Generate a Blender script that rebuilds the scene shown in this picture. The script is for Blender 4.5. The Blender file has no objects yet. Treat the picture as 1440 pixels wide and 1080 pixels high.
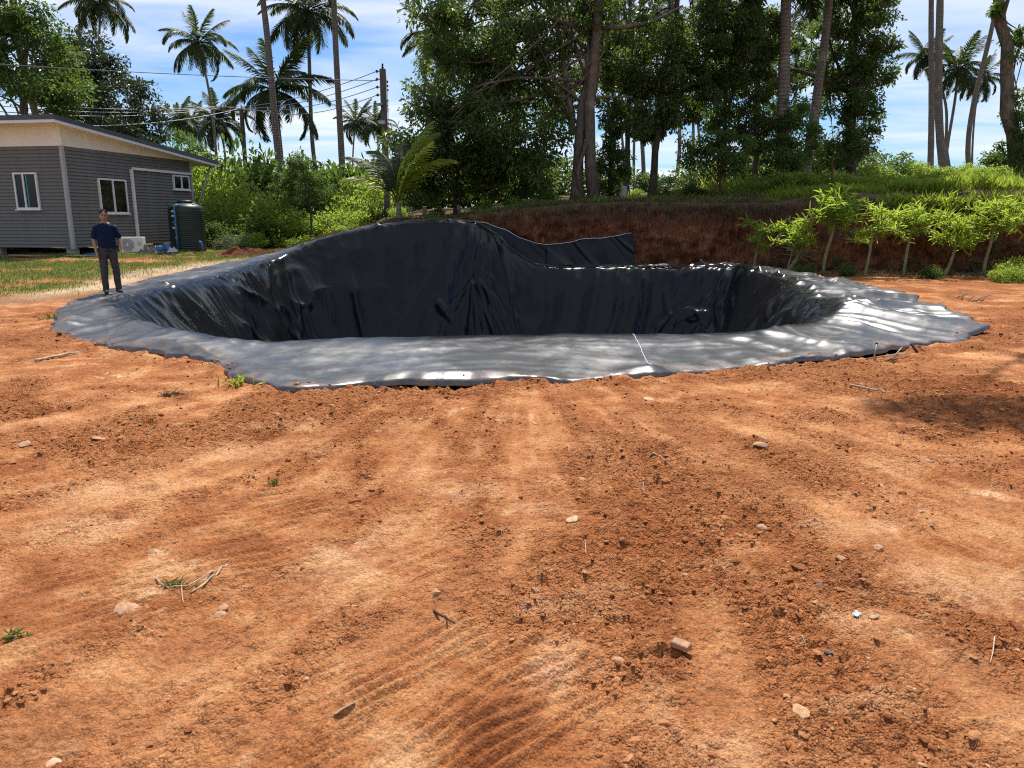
import bpy, math, random
import numpy as np
from mathutils import Vector, Matrix, Quaternion

# ------------------------------------------------------------------ camera
SC = bpy.context.scene
COL = SC.collection
FPX, PITCH, CAMH = 1070.0, math.atan(235 / 1070.0), 1.6
cd = bpy.data.cameras.new('camera'); cam = bpy.data.objects.new('camera', cd); COL.objects.link(cam)
cam.location = (0, 0, CAMH); cam.rotation_euler = (math.pi / 2 - PITCH, 0, 0)
cd.sensor_width = 36; cd.sensor_fit = 'HORIZONTAL'; cd.lens = FPX / 1440 * 36
cd.clip_start = 0.05; cd.clip_end = 3000
SC.camera = cam

# ------------------------------------------------------------------ sky, sun, exposure
SUN_AZ, SUN_EL = math.radians(7), math.radians(60)
W = bpy.data.worlds.new('World'); SC.world = W; W.use_nodes = True
nt = W.node_tree; nt.nodes.clear()
def wn(t, **k):
    n = nt.nodes.new(t)
    for a, b in k.items(): setattr(n, a, b)
    return n
def wl(a, b): nt.links.new(a, b)
sky = wn('ShaderNodeTexSky', sky_type='NISHITA', sun_disc=False, sun_elevation=SUN_EL, sun_rotation=SUN_AZ,
         air_density=1.0, dust_density=0.4, ozone_density=1.6, altitude=0)
tc = wn('ShaderNodeTexCoord'); sep = wn('ShaderNodeSeparateXYZ'); wl(tc.outputs['Generated'], sep.inputs[0])
zc = wn('ShaderNodeMath', operation='MAXIMUM'); wl(sep.outputs[2], zc.inputs[0]); zc.inputs[1].default_value = 0.0
za = wn('ShaderNodeMath', operation='ADD'); wl(zc.outputs[0], za.inputs[0]); za.inputs[1].default_value = 0.10
dx = wn('ShaderNodeMath', operation='DIVIDE'); wl(sep.outputs[0], dx.inputs[0]); wl(za.outputs[0], dx.inputs[1])
dy = wn('ShaderNodeMath', operation='DIVIDE'); wl(sep.outputs[1], dy.inputs[0]); wl(za.outputs[0], dy.inputs[1])
cmb = wn('ShaderNodeCombineXYZ'); wl(dx.outputs[0], cmb.inputs[0]); wl(dy.outputs[0], cmb.inputs[1])
mp = wn('ShaderNodeMapping'); mp.inputs['Rotation'].default_value = (0, 0, 0.5); mp.inputs['Scale'].default_value = (0.42, 0.95, 1); mp.inputs['Location'].default_value = (3.1, 1.7, 0)
wl(cmb.outputs[0], mp.inputs[0])
cn = wn('ShaderNodeTexNoise'); cn.inputs['Scale'].default_value = 1.1; cn.inputs['Detail'].default_value = 7; cn.inputs['Roughness'].default_value = 0.55; cn.inputs['Distortion'].default_value = 0.6
wl(mp.outputs[0], cn.inputs['Vector'])
cr = wn('ShaderNodeValToRGB'); cr.color_ramp.elements[0].position = 0.40; cr.color_ramp.elements[0].color = (0.0, 0.0, 0.0, 1)
cr.color_ramp.elements[1].position = 0.66; cr.color_ramp.elements[1].color = (0.9, 0.9, 0.9, 1); wl(cn.outputs['Fac'], cr.inputs[0])
mx = wn('ShaderNodeMix', data_type='RGBA'); wl(cr.outputs[0], mx.inputs[0]); tint = wn('ShaderNodeMix', data_type='RGBA', blend_type='MULTIPLY'); tint.inputs[0].default_value = 1.0; wl(sky.outputs[0], tint.inputs[6]); tint.inputs[7].default_value = (0.62, 0.82, 1.06, 1); wl(tint.outputs[2], mx.inputs[6]); mx.inputs[7].default_value = (8.5, 8.7, 9.0, 1)
bg = wn('ShaderNodeBackground'); bg.inputs[1].default_value = 0.085; wl(mx.outputs[2], bg.inputs[0])
wo = wn('ShaderNodeOutputWorld'); wl(bg.outputs[0], wo.inputs[0])

sd = bpy.data.lights.new('sun', 'SUN'); sun = bpy.data.objects.new('sun', sd); COL.objects.link(sun)
S = Vector((math.sin(SUN_AZ) * math.cos(SUN_EL), math.cos(SUN_AZ) * math.cos(SUN_EL), math.sin(SUN_EL)))
sun.rotation_euler = S.to_track_quat('Z', 'Y').to_euler(); sun.location = S * 60
sd.energy = 4.6; sd.angle = math.radians(0.53); sd.color = (1.0, 0.95, 0.87)
vs = SC.view_settings; vs.view_transform = 'Standard'; vs.look = 'None'; vs.gamma = 1.0; vs.use_curve_mapping = False
vs.exposure = 0.55
SC.cycles.use_denoising = False; SC.cycles.filter_width = 1.15
SC.cycles.max_bounces = 8; SC.cycles.transparent_max_bounces = 8
SC.cycles.sample_clamp_indirect = 3.0; SC.cycles.sample_clamp_direct = 12.0

# ------------------------------------------------------------------ helpers: numbers
rng = np.random.default_rng(11); random.seed(5)
CP, SP = math.cos(PITCH), math.sin(PITCH)
def ray(px, py):
    a, b = (px - 720) / FPX, (540 - py) / FPX
    return np.array([a, CP + b * SP, -SP + b * CP])
def at(px, py, Y):
    d = ray(px, py); return np.array([0, 0, CAMH]) + d * (Y / d[1])
def onz(px, py, z=0.0):
    d = ray(px, py); t = (z - CAMH) / d[2]; return np.array([0, 0, CAMH]) + d * t
def _h(ix, iy, seed):
    h = (ix.astype(np.int64) * 374761393 + iy.astype(np.int64) * 668265263 + seed * 974711) & 0xFFFFFFFF
    h = ((h ^ (h >> 13)) * 1274126177) & 0xFFFFFFFF
    h = h ^ (h >> 16)
    return (h & 0xFFFF) / 65535.0 * 2 * np.pi
def noise(x, y, seed=0):
    x = np.asarray(x, float); y = np.asarray(y, float); x, y = np.broadcast_arrays(x, y)
    xi, yi = np.floor(x), np.floor(y); fx, fy = x - xi, y - yi
    u = fx * fx * fx * (fx * (fx * 6 - 15) + 10); v = fy * fy * fy * (fy * (fy * 6 - 15) + 10)
    def g(ox, oy):
        a = _h(xi + ox, yi + oy, seed); return np.cos(a) * (fx - ox) + np.sin(a) * (fy - oy)
    return ((g(0, 0) * (1 - u) + g(1, 0) * u) * (1 - v) + (g(0, 1) * (1 - u) + g(1, 1) * u) * v) * 1.5
def fbm(x, y, o=4, seed=0, gain=.5):
    s = 0; a = 1.0; f = 1.0
    for i in range(o):
        s = s + a * noise(x * f + 13.7 * i, y * f - 7.3 * i, seed + i); a *= gain; f *= 2.03
    return s
def sst(a, b, x):
    t = np.clip((x - a) / (b - a), 0, 1); return t * t * (3 - 2 * t)
def ridged(n, p=4, w=2.2): return np.clip(1 - np.abs(n) * w, 0, 1) ** p

# ------------------------------------------------------------------ helpers: objects
def tag(o, label=None, cat=None, group=None, kind=None):
    if label: o['label'] = label
    if cat: o['category'] = cat
    if group: o['group'] = group
    if kind: o['kind'] = kind
    return o
def link(o, parent=None):
    COL.objects.link(o)
    if parent: o.parent = parent
    return o
def thing(name, loc=(0, 0, 0), rz=0, label=None, cat=None, group=None):
    o = bpy.data.objects.new(name, None); o.empty_display_size = .2; link(o)
    o.location = loc; o.rotation_euler = (0, 0, rz); return tag(o, label, cat, group)
def npmesh(name, V, Fs, smooth=False):
    me = bpy.data.meshes.new(name); V = np.ascontiguousarray(V, np.float32)
    if not isinstance(Fs, list): Fs = [Fs]
    Fs = [np.asarray(f, np.int32) for f in Fs if len(f)]
    me.vertices.add(len(V)); me.vertices.foreach_set('co', V.ravel())
    loops = np.concatenate([f.ravel() for f in Fs]); tot = np.concatenate([np.full(len(f), f.shape[1], np.int32) for f in Fs])
    st = np.concatenate([[0], np.cumsum(tot)[:-1]]).astype(np.int32)
    me.loops.add(len(loops)); me.loops.foreach_set('vertex_index', loops)
    me.polygons.add(len(tot)); me.polygons.foreach_set('loop_start', st); me.polygons.foreach_set('loop_total', tot)
    me.polygons.foreach_set('use_smooth', np.full(len(tot), smooth, bool))
    me.update(calc_edges=True); return me
def obj(name, me, mat=None, parent=None, loc=None, rot=None, scale=None):
    o = bpy.data.objects.new(name, me)
    if mat and not me.materials: me.materials.append(mat)
    link(o, parent)
    if loc is not None: o.location = loc
    if rot is not None: o.rotation_euler = rot
    if scale is not None: o.scale = (scale,) * 3 if not hasattr(scale, '__len__') else scale
    return o
def grid_faces(nr, nc, closed=False):
    r, c = np.meshgrid(np.arange(nr - 1), np.arange(nc if closed else nc - 1), indexing='ij')
    c2 = (c + 1) % nc
    return np.stack([r * nc + c, r * nc + c2, (r + 1) * nc + c2, (r + 1) * nc + c], -1).reshape(-1, 4)
def tube_arr(path, rad, seg=8, cap=True):
    path = np.asarray(path, float); n = len(path); rad = np.broadcast_to(np.asarray(rad, float), (n,))
    T = np.gradient(path, axis=0); T /= np.linalg.norm(T, axis=1)[:, None] + 1e-9
    ref = np.array([0, 0, 1.0]) if abs(T[0][2]) < .9 else np.array([1.0, 0, 0])
    Nn = []; a = np.cross(T[0], ref); a /= np.linalg.norm(a)
    for t in T:
        a = a - t * a.dot(t); a /= np.linalg.norm(a) + 1e-9; Nn.append(a)
    Nn = np.array(Nn); B = np.cross(T, Nn); an = np.arange(seg) / seg * 2 * np.pi
    V = path[:, None] + rad[:, None, None] * (np.cos(an)[None, :, None] * Nn[:, None] + np.sin(an)[None, :, None] * B[:, None])
    F = grid_faces(n, seg, True); V = V.reshape(-1, 3); Fs = [F]; tri = []
    if cap:
        k = len(V); V = np.vstack([V, path[0], path[-1]])
        i = np.arange(seg); j = (i + 1) % seg
        tri = np.vstack([np.stack([np.full(seg, k), j, i], 1), np.stack([np.full(seg, k + 1), (n - 1) * seg + i, (n - 1) * seg + j], 1)])
    return V, F, tri
def tubes(name, specs, mat, parent=None, seg=8, smooth=True):
    Vs, Q, T, off = [], [], [], 0
    for s in specs:
        V, F, tr = tube_arr(s[0], s[1], s[2] if len(s) > 2 else seg)
        Vs.append(V); Q.append(F + off); T.append(np.asarray(tr) + off); off += len(V)
    return obj(name, npmesh(name, np.vstack(Vs), [np.vstack(Q), np.vstack(T)], smooth), mat, parent)
class MB:
    def __init__(s): s.v = []; s.f = []
    def box(s, c, d, rz=0, jit=0, rx=0):
        k = len(s.v); c = Vector(c); R = Matrix.Rotation(rz, 3, 'Z') @ Matrix.Rotation(rx, 3, 'X')
        for i in (-1, 1):
            for j in (-1, 1):
                for l in (-1, 1):
                    p = Vector((i * d[0] / 2, j * d[1] / 2, l * d[2] / 2))
                    if jit: p += Vector((random.uniform(-jit, jit), random.uniform(-jit, jit), random.uniform(-jit, jit)))
                    s.v.append(tuple(c + R @ p))
        for q in ((0, 1, 3, 2), (4, 6, 7, 5), (0, 4, 5, 1), (2, 3, 7, 6), (0, 2, 6, 4), (1, 5, 7, 3)): s.f.append(tuple(k + i for i in q))
        return s
    def prism(s, pts, vec):
        k = len(s.v); n = len(pts); v = Vector(vec)
        for p in pts: s.v.append(tuple(p))
        for p in pts: s.v.append(tuple(Vector(p) + v))
        s.f.append(tuple(k + i for i in reversed(range(n)))); s.f.append(tuple(k + n + i for i in range(n)))
        for i in range(n): j = (i + 1) % n; s.f.append((k + i, k + j, k + n + j, k + n + i))
        return s
    def lathe(s, prof, seg=24, c=(0, 0, 0)):
        k = len(s.v); n = len(prof)
        for r, z in prof:
            for i in range(seg):
                a = i / seg * 2 * math.pi; s.v.append((c[0] + r * math.cos(a), c[1] + r * math.sin(a), c[2] + z))
        for p in range(n - 1):
            for i in range(seg):
                j = (i + 1) % seg; s.f.append((k + p * seg + i, k + p * seg + j, k + (p + 1) * seg + j, k + (p + 1) * seg + i))
        s.f.append(tuple(k + i for i in reversed(range(seg)))); s.f.append(tuple(k + (n - 1) * seg + i for i in range(seg)))
        return s
    def build(s, name, mat, parent=None, smooth=False, bevel=0, **k):
        me = bpy.data.meshes.new(name); me.from_pydata(s.v, [], s.f)
        if smooth: me.polygons.foreach_set('use_smooth', [True] * len(me.polygons))
        me.update(); o = obj(name, me, mat, parent, **k)
        if bevel:
            m = o.modifiers.new('bevel', 'BEVEL'); m.width = bevel; m.segments = 2; m.limit_method = 'ANGLE'
        return o

# ------------------------------------------------------------------ helpers: materials
class NT:
    def __init__(s, name):
        s.m = bpy.data.materials.new(name); s.m.use_nodes = True; s.t = s.m.node_tree; s.t.nodes.clear()
        s.out = s.n('ShaderNodeOutputMaterial')
    def n(s, t, ins=None, **k):
        nd = s.t.nodes.new(t)
        for a, b in k.items(): setattr(nd, a, b)
        for a, b in (ins or {}).items(): s.set(nd.inputs[a], b)
        return nd
    def set(s, sock, v):
        if isinstance(v, bpy.types.NodeSocket): s.t.links.new(v, sock)
        elif isinstance(v, (tuple, list)) and len(v) == 3 and sock.type == 'RGBA': sock.default_value = (*v, 1)
        else: sock.default_value = v
    def math(s, op, a, b=0.0, clamp=False):
        nd = s.n('ShaderNodeMath', operation=op, use_clamp=clamp); s.set(nd.inputs[0], a); s.set(nd.inputs[1], b); return nd.outputs[0]
    def mix(s, f, a, b, blend='MIX'):
        nd = s.n('ShaderNodeMix', data_type='RGBA', blend_type=blend); s.set(nd.inputs[0], f); s.set(nd.inputs[6], a); s.set(nd.inputs[7], b); return nd.outputs[2]
    def noise(s, scale, detail=4, rough=.55, vec=None, dist=0):
        nd = s.n('ShaderNodeTexNoise', {'Scale': scale, 'Detail': detail, 'Roughness': rough, 'Distortion': dist})
        if vec is not None: s.set(nd.inputs['Vector'], vec)
        return nd.outputs['Fac']
    def ramp(s, f, *st):
        nd = s.n('ShaderNodeValToRGB'); e = nd.color_ramp.elements
        while len(e) < len(st): e.new(.5)
        for x, (p, c) in zip(e, st): x.position = p; x.color = (*c, 1) if hasattr(c, '__len__') else (c, c, c, 1)
        s.set(nd.inputs[0], f); return nd.outputs[0]
    def pos(s, sx=1, sy=1, sz=1, obj=True):
        c = s.n('ShaderNodeTexCoord').outputs['Object'] if obj else s.n('ShaderNodeNewGeometry').outputs['Position']
        m = s.n('ShaderNodeMapping'); s.set(m.inputs[0], c); m.inputs['Scale'].default_value = (sx, sy, sz); return m.outputs[0]
    def attr(s, name): return s.n('ShaderNodeAttribute', attribute_name=name).outputs['Fac']
    def bump(s, h, strength=.5, dist=.01, normal=None):
        nd = s.n('ShaderNodeBump', {'Strength': strength, 'Distance': dist, 'Height': h})
        if normal is not None: s.set(nd.inputs['Normal'], normal)
        return nd.outputs[0]
    def bsdf(s, col, rough=.6, spec=.5, normal=None, metal=0, **k):
        nd = s.n('ShaderNodeBsdfPrincipled'); s.set(nd.inputs['Base Color'], col); s.set(nd.inputs['Roughness'], rough)
        s.set(nd.inputs['Specular IOR Level'], spec); s.set(nd.inputs['Metallic'], metal)
        if normal is not None: s.set(nd.inputs['Normal'], normal)
        return nd.outputs[0]
    def done(s, sh): s.t.links.new(sh, s.out.inputs[0]); return s.m
def basic(name, col, rough=.6, spec=.4, var=.25, scale=6, bscale=60, bump=.15, bdist=.004, metal=0):
    t = NT(name); p = t.pos(); n = t.noise(scale, 5, .6, p); d = tuple(max(c * (1 - var), 0) for c in col); l = tuple(min(c * (1 + var), 1) for c in col)
    c = t.ramp(n, (.3, d), (.7, l)); b = t.bump(t.noise(bscale, 3, .6, p), bump, bdist)
    return t.done(t.bsdf(c, rough, spec, b, metal))
def leafmat(name, d, l, tr, fac=.4, rough=.42, spec=.45, odd=None):
    t = NT(name); r = t.n('ShaderNodeNewGeometry').outputs['Random Per Island']
    st = [(0, d), (.85, l)] + ([(1.0, odd)] if odd else [])
    c = t.ramp(r, *st); big = t.noise(.55, 2, .5, t.pos(obj=False))
    c = t.mix(t.ramp(big, (.35, 0.0), (.65, .45)), c, tuple(x * .6 for x in d))
    p = t.bsdf(c, rough, spec)
    tr_ = t.n('ShaderNodeBsdfTranslucent', {'Color': t.mix(.7, c, tr)}).outputs[0]
    m = t.n('ShaderNodeMixShader', {0: fac}); t.set(m.inputs[1], p); t.set(m.inputs[2], tr_); return t.done(m.outputs[0])

M = {}
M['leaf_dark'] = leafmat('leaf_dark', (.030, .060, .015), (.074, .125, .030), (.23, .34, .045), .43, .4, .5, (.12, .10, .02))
M['leaf_mango'] = leafmat('leaf_mango', (.018, .036, .012), (.045, .07, .026), (.09, .13, .03), .22, .35, .5)
M['leaf_mid'] = leafmat('leaf_mid', (.032, .066, .015), (.078, .135, .03), (.24, .38, .04), .42, .45, .4)
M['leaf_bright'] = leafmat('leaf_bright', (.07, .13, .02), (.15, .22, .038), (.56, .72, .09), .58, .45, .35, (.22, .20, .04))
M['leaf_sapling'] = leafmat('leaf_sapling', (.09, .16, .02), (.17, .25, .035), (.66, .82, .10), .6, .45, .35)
M['leaf_pale'] = leafmat('leaf_pale', (.06, .08, .045), (.13, .16, .09), (.2, .26, .1), .35, .5, .4)
M['frond'] = leafmat('frond', (.020, .038, .011), (.055, .085, .022), (.14, .20, .03), .34, .5, .3, (.14, .12, .04))
M['frond_yellow'] = leafmat('frond_yellow', (.10, .15, .02), (.22, .27, .035), (.80, .88, .12), .66, .4, .45)
M['grass'] = leafmat('grass', (.06, .10, .02), (.17, .20, .05), (.30, .38, .07), .4, .55, .25, (.30, .24, .11))
M['grass_tall'] = leafmat('grass_tall', (.08, .14, .018), (.17, .24, .035), (.66, .80, .10), .62, .5, .3, (.24, .20, .07))
M['straw'] = leafmat('straw', (.12, .09, .05), (.34, .26, .15), (.3, .22, .1), .2, .7, .2)
def barkmat(name, a, b, ring=0):
    t = NT(name); p = t.pos(6, 6, 1.6); n = t.noise(3, 6, .65, p); c = t.ramp(n, (.3, a), (.68, b))
    lich = t.noise(1.7, 4, .6, t.pos()); c = t.mix(t.ramp(lich, (.55, 0.0), (.75, .55)), c, tuple(min(1, x * 1.6 + .03) for x in b))
    h = n
    if ring:
        w = t.n('ShaderNodeTexWave', {'Scale': ring, 'Distortion': 2.5, 'Detail': 2}, bands_direction='Z'); t.set(w.inputs['Vector'], t.pos())
        h = t.math('ADD', n, w.outputs['Fac']); c = t.mix(t.math('MULTIPLY', w.outputs['Fac'], .35), c, tuple(x * .4 for x in a))
    return t.done(t.bsdf(c, .9, .2, t.bump(h, .8, .03)))
M['bark'] = barkmat('bark', (.06, .048, .036), (.20, .165, .125))
M['bark_dark'] = barkmat('bark_dark', (.03, .024, .018), (.10, .08, .06))
M['palm_bark'] = barkmat('palm_bark', (.10, .085, .07), (.27, .235, .195), 2.2)
M['stem_green'] = barkmat('stem_green', (.12, .13, .05), (.30, .27, .13))
M['straw_dark'] = leafmat('straw_dark', (.05, .038, .02), (.20, .15, .085), (.2, .15, .07), .2, .7, .2)
M['wood'] = basic('wood', (.28, .20, .13), .85, .2, .4, 8)
M['deadwood'] = basic('deadwood', (.40, .31, .21), .85, .2, .45, 14)
M['rust'] = basic('rust', (.10, .035, .02), .9, .2, .4, 20)
M['concrete'] = basic('concrete', (.30, .28, .25), .9, .2, .3, 5, 80, .4)
M['pole'] = basic('pole', (.12, .105, .09), .9, .2, .35, 4, 60, .4)
M['stone'] = basic('stone', (.40, .23, .14), .9, .2, .4, 18, 90, .5, .006)
M['stone_pale'] = basic('stone_pale', (.46, .31, .19), .9, .2, .3, 18, 90, .5, .006)
M['stone_grey'] = basic('stone_grey', (.11, .11, .12), .8, .3, .3, 18, 90, .5, .006)
M['siding'] = basic('siding', (.15, .147, .136), .55, .3, .16, 1.2, 60, .04, .002)
M['beige'] = basic('beige', (.82, .79, .69), .6, .3, .06, 2)
M['white_paint'] = basic('white_paint', (.72, .73, .74), .45, .4, .06, 3)
M['trim_grey'] = basic('trim_grey', (.36, .37, .37), .5, .4, .08, 3)
M['roof'] = basic('roof', (.045, .055, .065), .45, .5, .2, 3)
M['dark'] = basic('dark', (.012, .012, .012), .8, .2, .2)
M['metal_grey'] = basic('metal_grey', (.30, .31, .32), .5, .5, .15, 5, metal=.3)
M['glass'] = NT('glass'); M['glass'] = M['glass'].done(M['glass'].bsdf((.010, .010, .016), .05, .3))
M['curtain'] = basic('curtain', (.05, .30, .28), .7, .2, .3, 30)
M['ac_white'] = basic('ac_white', (.70, .68, .63), .5, .4, .08, 3)
M['tank_green'] = basic('tank_green', (.003, .017, .013), .42, .5, .2, 4, 40, .05)
M['pipe_blue'] = basic('pipe_blue', (.03, .17, .36), .4, .45, .15)
M['paper'] = basic('paper', (.5, .5, .48), .7, .3, .1)
M['cable'] = basic('cable', (.20, .20, .21), .5, .4, .2)
M['tarp_grey'] = basic('tarp_grey', (.16, .15, .14), .5, .4, .4, 10)
M['plastic_white'] = basic('plastic_white', (.42, .48, .52), .35, .5, .1)
M['skin'] = basic('skin', (.34, .19, .12), .5, .4, .12, 20)
M['shirt'] = basic('shirt', (.005, .014, .040), .85, .2, .25, 25, 200, .3)
M['trouser'] = basic('trouser', (.055, .052, .052), .85, .2, .25, 25, 220, .3)
M['hair'] = basic('hair', (.010, .007, .005), .85, .15, .3, 60)
M['shoe'] = basic('shoe', (.015, .015, .016), .6, .4, .2)
M['shoe_white'] = basic('shoe_white', (.6, .6, .58), .6, .4, .1)

# ------------------------------------------------------------------ the pond's plan (metres; camera stands at 0,0)
PC = np.array([0.0, 16.5])
CREST = np.array([(-7.0, 13.3, .12), (-5.8, 11.6, .12), (-4.35, 9.9, .14), (-3.0, 8.95, .15), (-1.9, 9.2, .15), (-.18, 9.55, .15), (1.6, 9.55, .15), (2.9, 9.75, .15),
    (4.05, 10.6, .13), (4.75, 11.5, .12), (5.5, 14.4, .12), (6.1, 16.7, .12), (6.8, 20, .1), (6.6, 22.4, .08), (4, 23.6, .06), (1.6, 23.9, .06), (.7, 24.0, .12), (.1, 24.15, .45),
    (-.4, 24.3, .95), (-1.0, 24.5, 1.42), (-2, 24.6, 1.48), (-3.2, 24.6, 1.45), (-4.5, 24.5, 1.29), (-6.0, 24.2, .93), (-7.0, 23.5, .45), (-7.35, 21.8, .22), (-7.25, 19.8, .15), (-7.3, 17, .12), (-7.25, 15, .12)])
OUTER = np.array([(-6.5, 10.7, .02), (-5.9, 10.0, .02), (-5.2, 9.4, .02), (-3.8, 8.65, .02), (-3.2, 8.2, .02), (-2.9, 7.65, .02), (-2.5, 7.15, .02), (-2.15, 6.92, .02), (-1.6, 7.08, .02), (-1.15, 7.14, .02),
    (-.5, 6.98, .02), (.14, 7.45, .03), (.6, 7.3, .03), (1.1, 7.4, .03), (2.0, 7.75, .03), (2.9, 8.1, .03), (3.75, 8.4, .03), (4.5, 8.8, .03), (5.0, 9.3, .02), (5.7, 9.6, .02), (6.5, 10.3, .02), (6.75, 11.0, .02),
    (7.2, 12.5, .02), (7.6, 14.3, .02), (8.0, 16.4, .02), (8.05, 19, .02), (7.8, 21.9, .03), (6.9, 23.8, .05), (4, 24.9, .06), (1.6, 25.1, .07), (.7, 25.1, .2), (.1, 25.1, .55), (-.4, 25.1, 1.05), (-1.0, 25.2, 1.47),
    (-2, 25.3, 1.52), (-3.2, 25.3, 1.49), (-4.5, 25.2, 1.33), (-6.2, 25.1, .95), (-7.7, 24.7, .42), (-8.7, 24.0, .24), (-9.15, 22, .12), (-9.1, 19.5, .06), (-8.85, 17.5, .03), (-8.6, 15.6, .02), (-8.05, 13.6, .02), (-7.1, 11.8, .02)])
def polar_table(P, n=2048, sm=6):
    a = np.arctan2(P[:, 1] - PC[1], P[:, 0] - PC[0]); r = np.hypot(P[:, 0] - PC[0], P[:, 1] - PC[1]); o = np.argsort(a)
    th = -np.pi + np.arange(n) / n * 2 * np.pi
    res = []
    for v in (r, P[:, 2]):
        y = np.interp(th, a[o], v[o], period=2 * np.pi); k = np.exp(-.5 * (np.arange(-3 * sm, 3 * sm + 1) / sm) ** 2); k /= k.sum()
        res.append(np.convolve(np.r_[y[-3 * sm:], y, y[:3 * sm]], k, 'valid'))
    return th, res[0], res[1]
TH, R_IN, Z_CR = polar_table(CREST, sm=10)
_, R_OUT, Z_OUT = polar_table(OUTER, sm=4)
R_OUT = R_OUT + .11 * noise(TH * 14, TH * 0 + 3, 4) + .06 * noise(TH * 45, TH * 0, 9) + .03 * noise(TH * 120, TH * 0, 10)
def tab(T, th): return np.interp(th, TH, T, period=2 * np.pi)

# ------------------------------------------------------------------ terrain heights
XB = np.array([-60, -12, -7.6, -2, 0, 4, 7.6, 10, 13, 17, 40, 90.])
YB = np.array([27, 25.4, 25.0, 25.5, 25.7, 25.6, 25.2, 23.2, 22.5, 21.7, 19, 15.])
XT = np.array([-60, -10, -8.7, -7.6, -6.2, -4.5, -2, 0, 2, 4, 8, 12, 17, 40.])
ZT = np.array([.0, .02, .16, .44, .93, 1.33, 1.52, 1.8, 2.0, 2.05, 2.0, 2.0, 2.15, 2.4])
def brow_y(x): return np.interp(x, XB, YB)
def brow_z(x): return np.interp(x, XT, ZT)
def macro(x, y):
    z = .03 * noise(x * .16, y * .16, 2) * sst(3, 9, np.hypot(x, y - 1)) + .2 * sst(17, 27, y) * sst(-6, -11, x)
    d = y - brow_y(x)
    z = z + brow_z(x) * sst(-.05, .35, d)
    z = z + .13 * np.clip(d - .3, 0, 7) * sst(3.5, 9, x) + .045 * np.clip(d - .4, 0, 14) * sst(-8, -6, x) * sst(9, 3, x)
    z = z + sst(.3, 2, d) * .12 * fbm(x * .6, y * .6, 3, 21)
    return z
# tread marks left by the digger: centre, direction of the bars, half sizes, spacing, height
TREADS = [(onz(395, 715), (1, .55), .42, .42, .085, .016), (onz(650, 1000), (1, 1.0), .62, .55, .062, .017), (onz(600, 1060), (1, 1.0), .5, .3, .058, .016), (onz(615, 905), (1, .95), .28, .2, .07, .018),
          (onz(250, 800), (1, .7), .8, .35, .08, .010), (onz(110, 850), (1, .8), .6, .4, .075, .010), (onz(1350, 780), (-.3, 1), .5, .45, .10, .010), (onz(760, 720), (1, .15), .3, .25, .08, .009), (onz(560, 800), (1, .8), .5, .3, .08, .009)]
RUTS = [[(940, 590), (1010, 640), (1110, 690), (1230, 760), (1440, 850)], [(1010, 590), (1120, 625), (1260, 665), (1440, 730)], [(735, 570), (760, 640), (765, 720), (700, 790), (560, 880), (380, 990), (250, 1080)],
        [(560, 600), (610, 680), (560, 760), (420, 850), (200, 970), (40, 1060)], [(440, 610), (330, 650), (150, 700), (0, 745)], [(1000, 860), (1010, 960), (1060, 1080)], [(1240, 880), (1340, 960), (1440, 1030)], [(200, 560), (90, 590), (0, 600)]]
RUTW = []
for r in RUTS:
    p = np.array([onz(*q)[:2] for q in r]); t = np.linspace(0, 1, 60); s = np.linspace(0, 1, len(p))
    RUTW.append(np.stack([np.interp(t, s, p[:, 0]), np.interp(t, s, p[:, 1])], 1))
def pit_mask(x, y):
    th = np.arctan2(y - PC[1], x - PC[0]); r = np.hypot(x - PC[0], y - PC[1])
    return r - tab(R_OUT, th), r - tab(R_IN, th)
def streaks(x, y):
    """drag marks that fan out from the near side of the pond"""
    a = np.arctan2(x - .3, 9.2 - y); rr = np.hypot(x - .3, 9.2 - y); wr_ = .25 * noise(x * .35, y * .35, 151)
    return (.14 * noise(a * 8 + wr_ * 4, rr * .28, 152) + .55 * noise(a * 22 + wr_ * 8, rr * .6, 153) + .55 * noise(a * 60 + wr_ * 20, rr * 1.1, 154)) * sst(.5, 3, rr) * sst(12.5, 10, y)
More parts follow.
